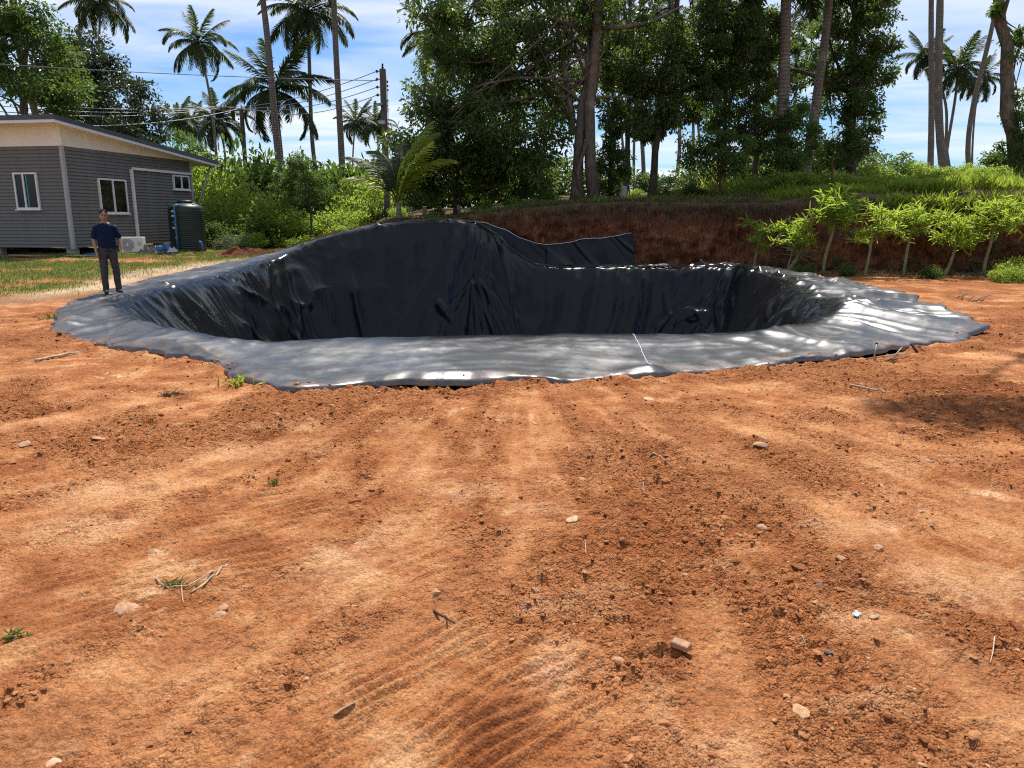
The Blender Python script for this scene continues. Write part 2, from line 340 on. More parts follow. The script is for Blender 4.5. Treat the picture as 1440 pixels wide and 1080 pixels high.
def dirt(x, y):
    """micro relief of the worked soil and its cloddy / smooth masks"""
    near = np.clip(1.25 - np.hypot(x, y) / 30, .15, 1)
    cl = sst(-.25, .42, fbm(x * .42 + 5, y * .42, 3, 31) + .5 * noise(x * 1.6, y * 1.6, 38)); rut = np.zeros_like(x)
    for k, w in enumerate(RUTW):
        d = np.full(x.shape, 9.0)
        sel = (x > w[:, 0].min() - .6) & (x < w[:, 0].max() + .6) & (y > w[:, 1].min() - .6) & (y < w[:, 1].max() + .6)
        if sel.any():
            xs, ys = x[sel], y[sel]; dd = np.full(xs.shape, 9.0)
            for q in w: dd = np.minimum(dd, np.hypot(xs - q[0], ys - q[1]))
            d[sel] = dd
        rut = np.maximum(rut, np.exp(-(d / .20) ** 2)); cl = np.maximum(cl * (1 - .8 * np.exp(-(d / .17) ** 2)), .55 * np.exp(-((d - .36) / .12) ** 2))
    h = .020 * fbm(x * 1.1, y * 1.1, 2, 40) + .012 * fbm(x * 3.6, y * 3.6, 2, 44)
    wx = x + .05 * noise(x * 4, y * 4, 71); wy = y + .05 * noise(x * 4 + 9, y * 4, 72)
    st = streaks(x, y); cl = np.clip(.12 + cl - .25 * sst(.05, .4, st) + .25 * sst(.0, -.4, st), 0, 1)
    n2 = 1 - np.abs(noise(wx * 15, wy * 15, 52)) * 2; n3 = noise(x * 34, y * 34, 53); n4 = noise(wx * 21, wy * 21, 54)
    lump = .030 * np.clip(noise(wx * 8.5, wy * 8.5, 57), -.15, 1) + .030 * np.clip(noise(wx * 15, wy * 15, 58), -.12, 1) + .022 * np.clip(n4, -.15, 1) + .016 * np.clip(n3, -.2, 1)
    h = h + near * (cl * lump + (1 - cl) * (.009 * n3 + .007 * n4 + .003 * n2)) + .010 * st
    h = h - .010 * rut
    tr = np.zeros_like(x)
    for c, dr, la, lb, sp, am in TREADS:
        u = np.array(dr, float); u /= np.linalg.norm(u); a = (x - c[0]) * u[0] + (y - c[1]) * u[1]; b = -(x - c[0]) * u[1] + (y - c[1]) * u[0]
        m = sst(1.1, .6, np.hypot(a / la, b / lb) + .6 * noise(x * 3, y * 3, 66)); wv = np.sin(2 * np.pi * (b + .035 * noise(a * 2.5, b * 3, 67) + .012 * noise(a * 9, b * 9, 69)) / sp)
        brk = .35 + .65 * sst(-.25, .25, noise(a * 2.2, b * 9, 68)); h = h * (1 - .78 * m) + m * am * 1.05 * brk * np.sign(wv) * np.abs(wv) ** .7; tr = np.maximum(tr, m); cl = cl * (1 - .7 * m)
    return h, cl, rut, tr
def ground_h(x, y, full=False):
    x = np.asarray(x, float); y = np.asarray(y, float)
    z = macro(x, y); dh, cl, rut, tr = dirt(x, y)
    mt = 1 - .75 * sst(23, 27, y); do, di = pit_mask(x, y)
    th = np.arctan2(y - PC[1], x - PC[0])
    nearside = sst(-.2, -.6, np.sin(th)) + .5 * sst(.6, .9, np.cos(th))
    lip = np.exp(-((do - .12) / .12) ** 2) * (.015 + .045 * np.clip(fbm(x * 5, y * 5, 3, 81) + .2, 0, 1)) * np.clip(nearside, 0, 1)
    z = z + dh * mt + lip * (do > -.35)
    base = z - .30 * sst(-.02, -.30, do)
    z = np.where(do < -.02, base, z); z = np.where(di < .25, np.minimum(z, z - 3.6 * sst(.25, -.25, di)), z)
    return (z, cl, rut, tr, do) if full else z

# ------------------------------------------------------------------ ground sheet, reaching the horizon
def spaced(a, b, d0, d1):
    out = [a]
    while out[-1] < b: t = (out[-1] - a) / (b - a); out.append(out[-1] + d0 + (d1 - d0) * t)
    return np.array(out[:-1])
rows = np.concatenate([-np.geomspace(1200, 2, 22), np.linspace(-1.8, 1.1, 14), spaced(1.2, 8.0, .0098, .024), spaced(8.0, 30, .032, .19), np.geomspace(30.2, 1600, 50)])
uc = np.linspace(-1, 1, 540); g = np.geomspace(1.012, 60, 42); cols = np.concatenate([-g[::-1], uc, g])
hw = 1.5 + .735 * np.clip(rows, 0, None); X = cols[None, :] * hw[:, None]; Y = np.repeat(rows[:, None], len(cols), 1)
Z, CLm, RUT, TR, DO = ground_h(X, Y, True)
Xs, Ys = X, Y
gm = npmesh('ground', np.stack([X, Y, Z], -1).reshape(-1, 3), grid_faces(len(rows), len(cols)), True)
GR = sst(-.65, .10, fbm(X * .45, Y * .45, 3, 91) + .5 * noise(X * 2.2, Y * 2.2, 92)) * sst(15.2, 17.5, Y + .9 * noise(X * .6, Y * .6, 95)) * sst(-7.6, -9.6, X + .5 * noise(X, Y, 96)) * sst(.3, 1.3, DO)
SAND = np.exp(-((DO - .95 - .5 * noise(X * .3, Y * .3, 97)) / .75) ** 2) * sst(13.5, 17, Y) * sst(-7, -8.4, X)
GR = GR * (1 - .85 * SAND); GR = np.maximum(GR, sst(31, 36, Y)); BKm = sst(.0, .5, Y - brow_y(X)) * sst(-9.5, -8, X)
ST = streaks(Xs, Ys); PAL = np.zeros_like(Xs)
for px, py, rx, ry in [(868, 825, .11, .10), (815, 850, .26, .13), (795, 935, .15, .16), (930, 990, .07, .18), (1010, 795, .13, .10), (745, 715, .18, .10), (660, 690, .25, .2), (360, 632, .45, .22), (400, 600, .4, .2), (75, 1050, .12, .05), (110, 745, .4, .2), (1345, 820, .5, .2), (1225, 872, .2, .05), (345, 1070, .03, .05), (560, 1060, .12, .12), (1230, 1000, .25, .08), (150, 690, .5, .25), (470, 800, .3, .25), (1190, 740, .3, .2), (1000, 1060, .15, .1)]:
    p = onz(px, py); q = np.hypot((Xs - p[0]) / rx, (Ys - p[1]) / ry); PAL = np.maximum(PAL, sst(1.25, .35, q + .55 * noise(Xs * 5, Ys * 5, 171) + .5 * noise(Xs * 14, Ys * 14, 172)))
for nm, a in (('pale', PAL), ('streak', ST), ('cl', CLm), ('rut', RUT), ('tread', TR), ('grassy', GR), ('sand', SAND), ('bank', BKm)):
    at_ = gm.attributes.new(nm, 'FLOAT', 'POINT'); at_.data.foreach_set('value', np.ascontiguousarray(a.ravel(), np.float32))
t = NT('red_soil'); P_ = t.pos()
big = t.noise(.55, 4, .55, P_); mid = t.noise(2.6, 5, .6, P_, .4); fin = t.noise(30, 7, .75, P_); vf = t.noise(120, 4, .7, P_)
sm = t.n('ShaderNodeMapping'); t.set(sm.inputs[0], P_); sm.inputs['Rotation'].default_value = (0, 0, -.75); sm.inputs['Scale'].default_value = (.5, 3.2, 1)
strk = t.noise(1.5, 5, .6, sm.outputs[0], .3)
c = t.ramp(big, (.34, (.265, .094, .032)), (.52, (.345, .140, .054)), (.68, (.415, .185, .080)))
c = t.mix(t.ramp(strk, (.45, 0.0), (.72, .45)), c, (.46, .235, .112))
c = t.mix(t.ramp(t.attr('streak'), (.05, 0.0), (.5, .34)), c, (.45, .225, .105)); c = t.mix(t.ramp(t.math('MULTIPLY', t.attr('streak'), -1.0), (.05, 0.0), (.5, .28)), c, (.23, .078, .028))
c = t.mix(t.ramp(mid, (.34, .7), (.5, 0.0)), c, (.19, .060, .021))
smooth_ = t.math('SUBTRACT', 1.0, t.attr('cl'), True)
pal = t.math('MULTIPLY', t.ramp(mid, (.50, 0.0), (.62, 1.0)), smooth_)
c = t.mix(t.math('MULTIPLY', pal, .52), c, (.54, .32, .16))
c = t.mix(t.math('MULTIPLY', t.attr('pale'), t.ramp(mid, (.3, .22), (.65, .68))), c, t.ramp(t.noise(3.2, 3, .5, P_), (.35, (.50, .285, .145)), (.6, (.58, .37, .21)), (.72, (.62, .38, .29))))
crm = t.math('MULTIPLY', t.math('MULTIPLY', t.ramp(t.noise(1.1, 3, .5, P_, .8), (.60, 0.0), (.68, 1.0)), t.ramp(t.noise(9, 4, .7, P_), (.48, 0.0), (.60, 1.0))), smooth_)
c = t.mix(t.math('MULTIPLY', crm, .7), c, (.62, .46, .29))
c = t.mix(t.math('MULTIPLY', t.attr('rut'), .20), c, (.46, .245, .12))
c = t.mix(t.math('MULTIPLY', t.attr('cl'), .35), c, (.27, .096, .035))
c = t.mix(.85, c, t.ramp(fin, (.28, (.50, .46, .43)), (.46, (1, 1, 1)), (.72, (1.35, 1.35, 1.32))), 'MULTIPLY')
c = t.mix(.6, c, t.ramp(vf, (.3, (.6, .58, .55)), (.7, (1.3, 1.3, 1.3))), 'MULTIPLY')
c = t.mix(t.attr('sand'), c, t.ramp(fin, (.3, (.30, .22, .13)), (.7, (.62, .50, .35))))
c = t.mix(t.math('MULTIPLY', t.attr('grassy'), .85), c, t.ramp(t.noise(7, 5, .7, P_), (.3, (.07, .085, .025)), (.6, (.17, .17, .055)), (.8, (.30, .24, .12))))
c = t.mix(t.math('MULTIPLY', t.attr('bank'), .9), c, t.ramp(t.noise(6, 5, .7, P_), (.3, (.05, .04, .02)), (.55, (.13, .10, .055)), (.8, (.24, .19, .11))))
v1 = t.n('ShaderNodeTexVoronoi', {'Scale': 42.0, 'Randomness': 1.0}); t.set(v1.inputs['Vector'], t.mix(.012, P_, t.n('ShaderNodeTexNoise', {'Scale': 30.0, 'Detail': 3}).outputs['Color']))
v2 = t.n('ShaderNodeTexVoronoi', {'Scale': 105.0, 'Randomness': 1.0}); t.set(v2.inputs['Vector'], P_)
rgh = t.math('ADD', .35, t.math('MULTIPLY', t.attr('cl'), .9))
hgt = t.math('ADD', t.math('MULTIPLY', fin, .9), t.math('MULTIPLY', t.math('ADD', t.math('MULTIPLY', v1.outputs['Distance'], -.9), t.math('MULTIPLY', v2.outputs['Distance'], -.55)), rgh))
sp1 = t.n('ShaderNodeSeparateColor', {0: v2.outputs['Color']}).outputs[0]; sp2 = t.n('ShaderNodeSeparateColor', {0: v1.outputs['Color']}).outputs[0]
c = t.mix(.55, c, t.ramp(sp1, (.0, (.62, .58, .55)), (.5, (1, 1, 1)), (1.0, (1.30, 1.30, 1.28))), 'MULTIPLY')
c = t.mix(t.math('MULTIPLY', t.attr('cl'), .6), c, t.ramp(sp2, (.0, (.66, .60, .56)), (.5, (1, 1, 1)), (1.0, (1.26, 1.27, 1.28))), 'MULTIPLY')
c = t.mix(1.0, c, (1.06, 1.02, .98), 'MULTIPLY')
b = t.bump(hgt, 1.0, .018)
ground = tag(obj('ground', gm, t.done(t.bsdf(c, .95, .12, b))), kind='structure')
del X, Y, Z, GR, SAND, CLm, RUT, TR, DO
def gz(x, y): return float(ground_h(np.array([x]), np.array([y]))[0])

# ------------------------------------------------------------------ cut earth bank behind the pond
nx, nz = 760, 56
bx = np.linspace(-3.2, 34, nx); by = brow_y(bx); bt = brow_z(bx)
tt = np.linspace(0, 1, nz)
Xb = np.repeat(bx[None], nz, 0); bas = -.15 * np.ones(nx)
Zb = bas[None] + (bt + .03 - bas)[None] * tt[:, None]
lean = (.45 - .55 * tt[:, None]); over = -.16 * sst(.80, .97, tt)[:, None] * (1 + 1.2 * noise(bx * 1.3, bx * 0, 5))[None]
n_ = .38 * fbm(Xb * .55, Zb * .5, 4, 101) + .20 * ridged(noise(Xb * 1.7 + .4 * noise(Xb * .7, Zb, 104), Zb * .45, 103), 2) + .10 * fbm(Xb * 3.5, Zb * 3.5, 4, 107) + .10 * sst(.62, .8, tt)[:, None] * np.clip(noise(Xb * 1.1, Zb * .8, 108) + .3, 0, 1)
Yb = by[None] - .10 - lean * .9 + over - n_ * (1 - .6 * tt[:, None] ** 4) + .1
V = np.stack([Xb, Yb, Zb], -1)
lip_ = V[-1].copy(); lip_[:, 1] += .9; lip_[:, 2] = macro(lip_[:, 0], lip_[:, 1]) - .03; V = np.concatenate([V, lip_[None]])
t = NT('bank_soil'); P_ = t.pos(1, 1, 1); a = t.noise(1.6, 6, .65, P_); v = t.noise(5, 5, .7, t.pos(3, 3, .7)); z_ = t.n('ShaderNodeSeparateXYZ'); t.set(z_.inputs[0], P_)
c = t.ramp(a, (.3, (.13, .045, .022)), (.55, (.29, .105, .05)), (.75, (.38, .16, .075)))
c = t.mix(t.ramp(v, (.42, .75), (.6, 0.0)), c, (.06, .032, .018))
top = t.math('MULTIPLY', t.ramp(t.math('ADD', t.math('MULTIPLY', z_.outputs[2], .4), t.math('MULTIPLY', a, .5)), (.82, 0.0), (1.0, 1.0)), .85)
c = t.mix(top, c, t.ramp(v, (.3, (.045, .035, .018)), (.7, (.16, .125, .07))))
bank = tag(obj('earth_bank', npmesh('earth_bank', V.reshape(-1, 3), grid_faces(nz + 1, nx)[:, ::-1], True), t.done(t.bsdf(c, .95, .1, t.bump(t.noise(16, 7, .75, P_), .9, .06)))), kind='structure')

# ------------------------------------------------------------------ pond liner
NA = 1360
ang = []                                                       # even spacing along the crest
xx = PC[0] + R_IN * np.cos(TH); yy = PC[1] + R_IN * np.sin(TH); sl = np.r_[0, np.cumsum(np.hypot(np.diff(xx, append=xx[0]), np.diff(yy, append=yy[0])))]
A_ = np.arange(NA) / NA * sl[-1]; ang = np.interp(A_, sl, np.r_[TH, np.pi]); LTOT = sl[-1]
ri, ro, zc_, zo = tab(R_IN, ang), tab(R_OUT, ang), tab(Z_CR, ang), tab(Z_OUT, ang)
xo, yo = PC[0] + ro * np.cos(ang), PC[1] + ro * np.sin(ang); xc, yc = PC[0] + ri * np.cos(ang), PC[1] + ri * np.sin(ang)
na, nw, nf = 46, 100, 6
Wd = 1.75 + .45 * sst(.3, 1.2, zc_); DEP = -2.65
Ps, Bs, apr = [], [], []
apw = np.hypot(xo - xc, yo - yc)
for i in range(na):
    q = 1 - i / na; k = q
    x = xc + (xo - xc) * k; y = yc + (yo - yc) * k; z = zo + (zc_ - zo) * sst(0, 1, 1 - q) ** .8
    Ps.append(np.stack([x, y, z], -1)); Bs.append(-apw * q); apr.append(np.full(NA, q))
Ldrop = zc_ - DEP
for i in range(nw + 1):
    u = i / nw; e = .09; gdn = (math.sqrt(u * u + e * e) - e) / (math.sqrt(1 + e * e) - e)
    r = ri - Wd * u; z = zc_ - Ldrop * gdn
    Ps.append(np.stack([PC[0] + r * np.cos(ang), PC[1] + r * np.sin(ang), z], -1)); Bs.append(u * np.hypot(Wd, Ldrop)); apr.append(np.full(NA, -u))
for i in range(1, nf + 1):
    r = (ri - Wd) * (1 - i / nf * .98); Ps.append(np.stack([PC[0] + r * np.cos(ang), PC[1] + r * np.sin(ang), np.full(NA, DEP - .02 * i)], -1)); Bs.append(np.hypot(Wd, Ldrop) + (ri - Wd) * i / nf); apr.append(np.full(NA, -1.0))
Pm, Bm, Ap = np.array(Ps), np.array(Bs), np.array(apr)
Am = np.repeat(A_[None], len(Pm), 0)
dA = np.roll(Pm, -1, 1) - np.roll(Pm, 1, 1); dB = np.gradient(Pm, axis=0); Nn = np.cross(dA, dB); Nn /= np.linalg.norm(Nn, axis=2)[..., None] + 1e-9
if Nn[5, 0, 2] < 0: Nn = -Nn
def pn(fa, y, seed):                                            # noise periodic along the crest
    k = max(1, round(LTOT * fa)); s = Am / LTOT * k; w = sst(.96, 1.0, Am / LTOT)
    return noise(s, y, seed) * (1 - w) + noise(s - k, y, seed) * w
wall = sst(.02, .25, -Ap) * sst(1.0, .93, -Ap); apron = sst(.0, .12, Ap); crest_z = np.exp(-(Bm / .55) ** 2)
farside = np.repeat(sst(.55, .8, np.sin(ang))[None], len(Pm), 0); rightside = np.repeat(sst(.2, .7, np.cos(ang))[None], len(Pm), 0); nearside = np.repeat(sst(-.3, -.75, np.sin(ang))[None], len(Pm), 0)
leftside = np.repeat(sst(-.3, -.75, np.cos(ang))[None], len(Pm), 0)
warp = .5 * pn(.5, Bm * .4, 200)
soft = lambda n, w=1.3, p=1.6: np.clip(1 - np.abs(n) * w, 0, 1) ** p
d = .035 * pn(.35, Bm * .5, 201) + .006 * pn(1.2, Bm * 1.1, 202)
d = d + apron * (.014 + .085 * rightside + .03 * leftside) * soft(pn(.9, Bm * .35 + warp * 2, 203), 1.8, 2.2) + apron * (.008 + .040 * rightside) * soft(pn(2.2, Bm * .45 + warp * 3, 213), 1.6, 2)
d = d + apron * .010 * soft(pn(.4, Bm * 1.6 + warp * 2, 214), 2.2, 3) + apron * .006 * pn(.8, Bm * 3.2, 217) + apron * .010 * soft(pn(.35, Bm * 2.2 + warp, 218), 2.5, 4)
amp = np.clip(pn(.22, Bm * .3, 260) * 1.3 + .5, .1, 1.2)
d = d + apron * rightside * .055 * amp * soft(pn(1.5, Bm * .16 + warp * 1.3, 219), 1.5, 1.4) + crest_z * amp * (.008 + .070 * leftside + .055 * rightside) * soft(pn(.85, Bm * .5 + warp * 2.5, 204), 1.7, 2.0)
d = d + crest_z * amp * (.0 + .030 * leftside + .025 * rightside) * soft(pn(2.1, Bm * .8 + warp * 3, 264), 1.7, 2.0)
sl1 = pn(.7, Bm * .16 + warp * 1.2, 205); sl2 = pn(1.7, Bm * .3 + warp * 3, 206); sl3 = noise(Am * .7 + Bm * .6, Bm * .3 - Am * .2, 207)
side = np.clip(rightside + leftside, 0, 1)
d = d + wall * amp * ((.06 + .07 * side) * soft(sl1, 1.6, 2.2) + (.014 + .03 * side) * soft(sl2, 1.8, 2.5) + (.008 + .10 * leftside + .03 * rightside) * soft(sl3, 2.0, 3) + .07 * pn(.4, Bm * .4, 209))
# sharp creases: kinked, not rounded
kink = lambda n: np.abs(n)
d = d + wall * (.055 + .05 * side) * (.35 - kink(pn(.55, Bm * .40 + warp * 1.6, 271))) + wall * (.020 + .035 * side) * (.3 - kink(pn(1.4, Bm * .75 + warp * 3, 272)))
d = d + apron * (.018 + .035 * rightside + .030 * leftside) * (.3 - kink(pn(.8, Bm * .8 + warp * 2, 273))) + apron * (.008 + .022 * rightside) * (.3 - kink(pn(2.4, Bm * .5 + warp * 4, 274)))
d = d + crest_z * (.02 + .03 * side) * (.3 - kink(pn(2.2, Bm * 1.2 + warp * 2, 275)))
# the big fan of pleats under the end of the embankment
ia = int(np.argmin(np.hypot(xc + 1.0, yc - 24.5))); a0 = A_[ia]; sgn = 1 if xc[(ia + 10) % NA] > xc[ia] else -1
dl = (Am - a0) * sgn
for k, (o0, o1, w0, am) in enumerate([(-.15, -1.5, .14, .14), (.0, -.55, .10, .16), (.15, .35, .12, .15), (.35, 1.5, .16, .13), (-.6, -3.2, .2, .06)]):
    q = np.clip(Bm / 3.6, 0, 1.3); cen = o0 + (o1 - o0) * q ** 1.4 + .10 * noise(Bm * 1.2, Bm * 0 + k, 220); d = d + wall * am * np.exp(-np.abs((dl - cen) / (w0 * (1 + 1.2 * q))) ** 1.1) * sst(-.1, .4, Bm)
for k in range(3):                                               # slumped crumples at the foot of the far wall
    cen = rng.uniform(-1.8, .9); b0 = rng.uniform(2.9, 3.7); ang_k = rng.uniform(.5, .9) * (1 if k % 2 else -1)
    uu = (dl - cen) * math.cos(ang_k) + (Bm - b0) * math.sin(ang_k); vv = -(dl - cen) * math.sin(ang_k) + (Bm - b0) * math.cos(ang_k); d = d + .07 * np.exp(-(uu / .14) ** 2 - (vv / .45) ** 2)
for k in range(9):                                               # bunched folds fanning out at the foot of the far wall
    a_k = -.95 + 1.9 * k / 8 + rng.uniform(-.08, .08); o_k = rng.uniform(-.25, .25); B0 = 2.3 + rng.uniform(-.3, .3)
    uu = (dl + .35 + o_k) * math.cos(a_k) - (Bm - B0) * math.sin(a_k); vv = (dl + .35 + o_k) * math.sin(a_k) + (Bm - B0) * math.cos(a_k)
    d = d + .085 * np.exp(-np.abs(uu) / .085) * sst(.0, .5, vv) * sst(1.9, 1.2, vv) * wall
d = d + .07 * ridged(pn(1.6, Bm * 1.4, 281), 2) * np.exp(-((dl - 1.0) / .7) ** 2 - ((Bm - .15) / .28) ** 2)       # ragged glinting step beside the embankment
for a1 in np.arange(2.2, LTOT - 1, 5.6): d = d + .006 * np.exp(-((Am - a1 - .05 * np.sin(Bm)) / .022) ** 2)      # welded seams
# loose billows along the outer hem
dist_o = Bm + apw[None]
ew = np.clip(pn(.65, Bm * 0, 230) + .18, 0, 1); ew2 = np.clip(pn(1.7, Bm * 0 + 2, 231), 0, 1)
d = d + (nearside * .85 * (1 - .8 * rightside) + .04 * rightside) * sst(.0, .10, Ap) * (.24 * ew + .08 * ew2) * np.exp(-((dist_o - .20) / .20) ** 2)
d = d + nearside * .05 * np.clip(pn(.5, Bm * 0 + 7, 233), 0, 1) * np.exp(-((dist_o - .7) / .25) ** 2) * apron
d = d + .0015 * pn(9, Bm * 9, 240)
Pm = Pm + Nn * d[..., None]
Pm[0, :, 2] = np.minimum(Pm[0, :, 2], Pm[1, :, 2] - .015)
hem = Pm[0].copy(); hem[:, 2] -= .05; Pm = np.concatenate([hem[None], Pm]); Ap = np.concatenate([Ap[:1], Ap]); Bm = np.concatenate([Bm[:1], Bm])
lm = npmesh('pond_liner', Pm.reshape(-1, 3), grid_faces(len(Pm), NA, True), True)
if lm.polygons[NA * 10].normal.z < 0: lm.flip_normals()
at_ = lm.attributes.new('apron', 'FLOAT', 'POINT'); at_.data.foreach_set('value', np.ascontiguousarray(sst(-.02, .3, Ap).ravel(), np.float32))
do_ = np.abs(Bm + np.r_[apw[None]]); at_ = lm.attributes.new('hem', 'FLOAT', 'POINT'); at_.data.foreach_set('value', np.ascontiguousarray(np.exp(-(do_ / .22) ** 2).ravel(), np.float32))
def linermat(name, dusty):
    t = NT(name); P_ = t.pos(); n1 = t.noise(.7, 5, .6, P_, .5); n2 = t.noise(4, 6, .65, P_); n3 = t.noise(45, 4, .6, P_)
    ap = t.attr('apron') if dusty else 0.0
    dust = t.math('MULTIPLY', t.ramp(t.math('ADD', t.math('MULTIPLY', n1, .6), t.math('MULTIPLY', n2, .4)), (.46, 0.0), (.68, 1.0)), ap)
    hem = t.math('MULTIPLY', t.attr('hem') if dusty else 0.0, t.ramp(n2, (.42, 0.0), (.6, 1.0)))
    c = t.mix(t.math('MULTIPLY', dust, .26), (.0085, .0095, .0115), (.17, .135, .105)); c = t.mix(t.math('MULTIPLY', hem, .55), c, (.30, .16, .08))
    r = t.math('ADD', .15, t.math('ADD', t.math('MULTIPLY', n2, .12), t.math('MULTIPLY', dust, .20)))
    r = t.math('ADD', r, t.math('MULTIPLY', ap, .10))
    c = t.mix(t.math('MULTIPLY', ap, .8), c, t.mix(.5, c, (.085, .085, .088)))
    return t.done(t.bsdf(c, r, t.math('ADD', .24, t.math('MULTIPLY', ap, .76)), t.bump(t.math('ADD', n2, t.math('MULTIPLY', n3, .15)), .10, .02)))
M['liner'] = linermat('black_liner', True); M['liner_clean'] = linermat('black_liner_clean', False)
liner = tag(obj('pond_liner', lm, M['liner']), 'glossy black plastic sheet lining the dug pond, spread over its rim', 'pond liner')
# second sheet hung on the bank, to the right of the embankment
fx = np.linspace(-1.35, 3.9, 260); fz_top = np.interp(fx, [-1.35, -.9, -.2, .5, 1.05, 1.3, 2.4, 3.9], [1.50, 1.46, 1.22, .93, .76, .80, .96, 1.14]); nfz = 60
fz_top = fz_top - .05 * np.abs(np.sin((fx + .25) * 2.4)) * sst(-.5, .2, fx) + .02 * noise(fx * 3, fx * 0, 255)
q = np.linspace(0, 1, nfz)[:, None]
Zf = .07 + .03 * noise(fx * 2.0, fx * 0, 257)[None] * (1 - q) + (fz_top[None] - .10) * q; Yf = (brow_y(fx) - .80)[None] + .24 * q + 0 * Zf; Xf = np.repeat(fx[None], nfz, 0) + .05 * (1 - q)
wr = .09 * soft(noise(Xf * 1.1 + Zf * .9, Zf * .5, 250), 1.8, 2.0) + .12 * (1 - q) ** 2 + .05 * np.sin(Xf * 5.2) * (1 - q) + .06 * noise(Xf * .8, Zf, 252) + .02 * noise(Xf * 3, Zf * 1.5, 253) + .05 * np.exp(-((Xf - 1.15) / .06) ** 2)
Yf = Yf - wr - .25 * sst(-.2, -1.3, Xf) * q
flap = obj('hung_sheet', npmesh('hung_sheet', np.stack([Xf, Yf, Zf], -1).reshape(-1, 3), grid_faces(nfz, len(fx)), True), M['liner_clean'], liner)
m = flap.modifiers.new('thickness', 'SOLIDIFY'); m.thickness = .004
def on_surface(Parr, i, j): return Parr[i, j]
M['chalk'] = basic('chalk', (.60, .66, .70), .6, .3, .1)
line = [np.array([x, y - .02, z - .035]) for x, y, z in zip(Xf[-4][8:], Yf[-4][8:], fz_top[8:])]
tubes('seam_line', [(np.array(line)[::4], .009)], M['chalk'], liner, 5)
j0 = int(np.argmin(np.hypot(Pm[na + 1, :, 0] - 1.52, Pm[na + 1, :, 1] - 9.55))); j1 = int(np.argmin(np.hypot(Pm[1, :, 0] - 1.40, Pm[1, :, 1] - 7.5)))
dj = (j1 - j0 + NA // 2) % NA - NA // 2
ln = [Pm[na + 1 - k, (j0 + int(round(dj * k / na))) % NA] + np.array([0, 0, .003]) for k in range(0, na - 2)]
ln = np.array(ln); ker = np.ones(5) / 5; ln2 = np.stack([np.convolve(np.pad(ln[:, a], 2, mode='edge'), ker, 'valid') for a in range(3)], 1); ln2[:, 2] = np.maximum(ln2[:, 2], ln[:, 2])
tubes('seam_line', [(ln2, .004)], M['chalk'], liner, 5)
def liner_z(x, y):
    dd = (Pm[:na + 6, :, 0] - x) ** 2 + (Pm[:na + 6, :, 1] - y) ** 2; i = np.unravel_index(np.argmin(dd), dd.shape); return float(Pm[i][2])

# ------------------------------------------------------------------ vegetation builders
def leaf_arrays(C, A, L, wr=.42, hexa=True, r=None):
    """leaves at C pointing along A with length L: a folded six-point blade, or a four-point one for distant trees"""
    r = r or rng; n = len(C); A = A / (np.linalg.norm(A, axis=1)[:, None] + 1e-9)
    Rn = r.normal(size=(n, 3)); Rn[:, 2] += .9; Sd = np.cross(A, Rn); Sd /= np.linalg.norm(Sd, axis=1)[:, None] + 1e-9; N = np.cross(Sd, A)
    L = np.broadcast_to(L, (n,))[:, None]; w = L * wr * .5
    if hexa:
        pts = [C, C + A * L * .30 + Sd * w + N * w * .3, C + A * L * .68 + Sd * w * .8 + N * w * .2, C + A * L - N * L * .12, C + A * L * .68 - Sd * w * .8 + N * w * .2, C + A * L * .30 - Sd * w + N * w * .3]
        V = np.stack(pts, 1).reshape(-1, 3); k = np.arange(n)[:, None] * 6
        return V, np.vstack([k + np.array([[0, 1, 2, 3]]), k + np.array([[0, 3, 4, 5]])])
    pts = [C, C + A * L * .45 + Sd * w + N * w * .35, C + A * L, C + A * L * .45 - Sd * w + N * w * .35]
    V = np.stack(pts, 1).reshape(-1, 3); k = np.arange(n)[:, None] * 4
    return V, np.vstack([k + np.array([[0, 1, 2]]), k + np.array([[0, 2, 3]])])
def crown_clumps(ells, per, r):
    """clump centres spread through ellipsoids (centre, radii), most of them towards the outside"""
    out = []
    for c, rad, n in ells:
        d = r.normal(size=(n, 3)); d /= np.linalg.norm(d, axis=1)[:, None]; q = r.uniform(.15, 1, n) ** .45
        out.append(np.asarray(c) + d * q[:, None] * np.asarray(rad))
    return np.vstack(out)
def crown_mesh(name, clumps, n, cr, L, r, hexa=True, droop=.5, wr=.42):
    k = r.integers(0, len(clumps), n); d = r.normal(size=(n, 3)); d /= np.linalg.norm(d, axis=1)[:, None]
    rr = cr * r.uniform(.5, 1.35, len(clumps))[k] * r.uniform(0, 1, n) ** .6
    off = d * rr[:, None]; off[:, 2] *= .72; C = clumps[k] + off
    A = d * .8 + r.normal(size=(n, 3)) * .55; A[:, 2] -= droop
    V, F = leaf_arrays(C, A, L * r.uniform(.6, 1.25, n), wr, hexa, r)
    return npmesh(name, V, F)
def bend(p0, p1, n=8, sag=.0, wob=.06, r=None, up=0):
    r = r or rng; p0 = np.asarray(p0, float); p1 = np.asarray(p1, float); t = np.linspace(0, 1, n)[:, None]; L = np.linalg.norm(p1 - p0)
    p = p0 + (p1 - p0) * t; w = r.normal(size=(2, 3)) * wob * L
    p = p + np.sin(np.pi * t) * w[0] + np.sin(2 * np.pi * t) * w[1] * .5; p[:, 2] += (up * np.sin(np.pi * t[:, 0]) - sag * 4 * t[:, 0] * (1 - t[:, 0])) * L * .5
    return p
def E(px, py, rx, ry, Y, ry_depth, n):
    s = Y / FPX; return (at(px, py, Y), (rx * s, ry_depth, ry * s), n)
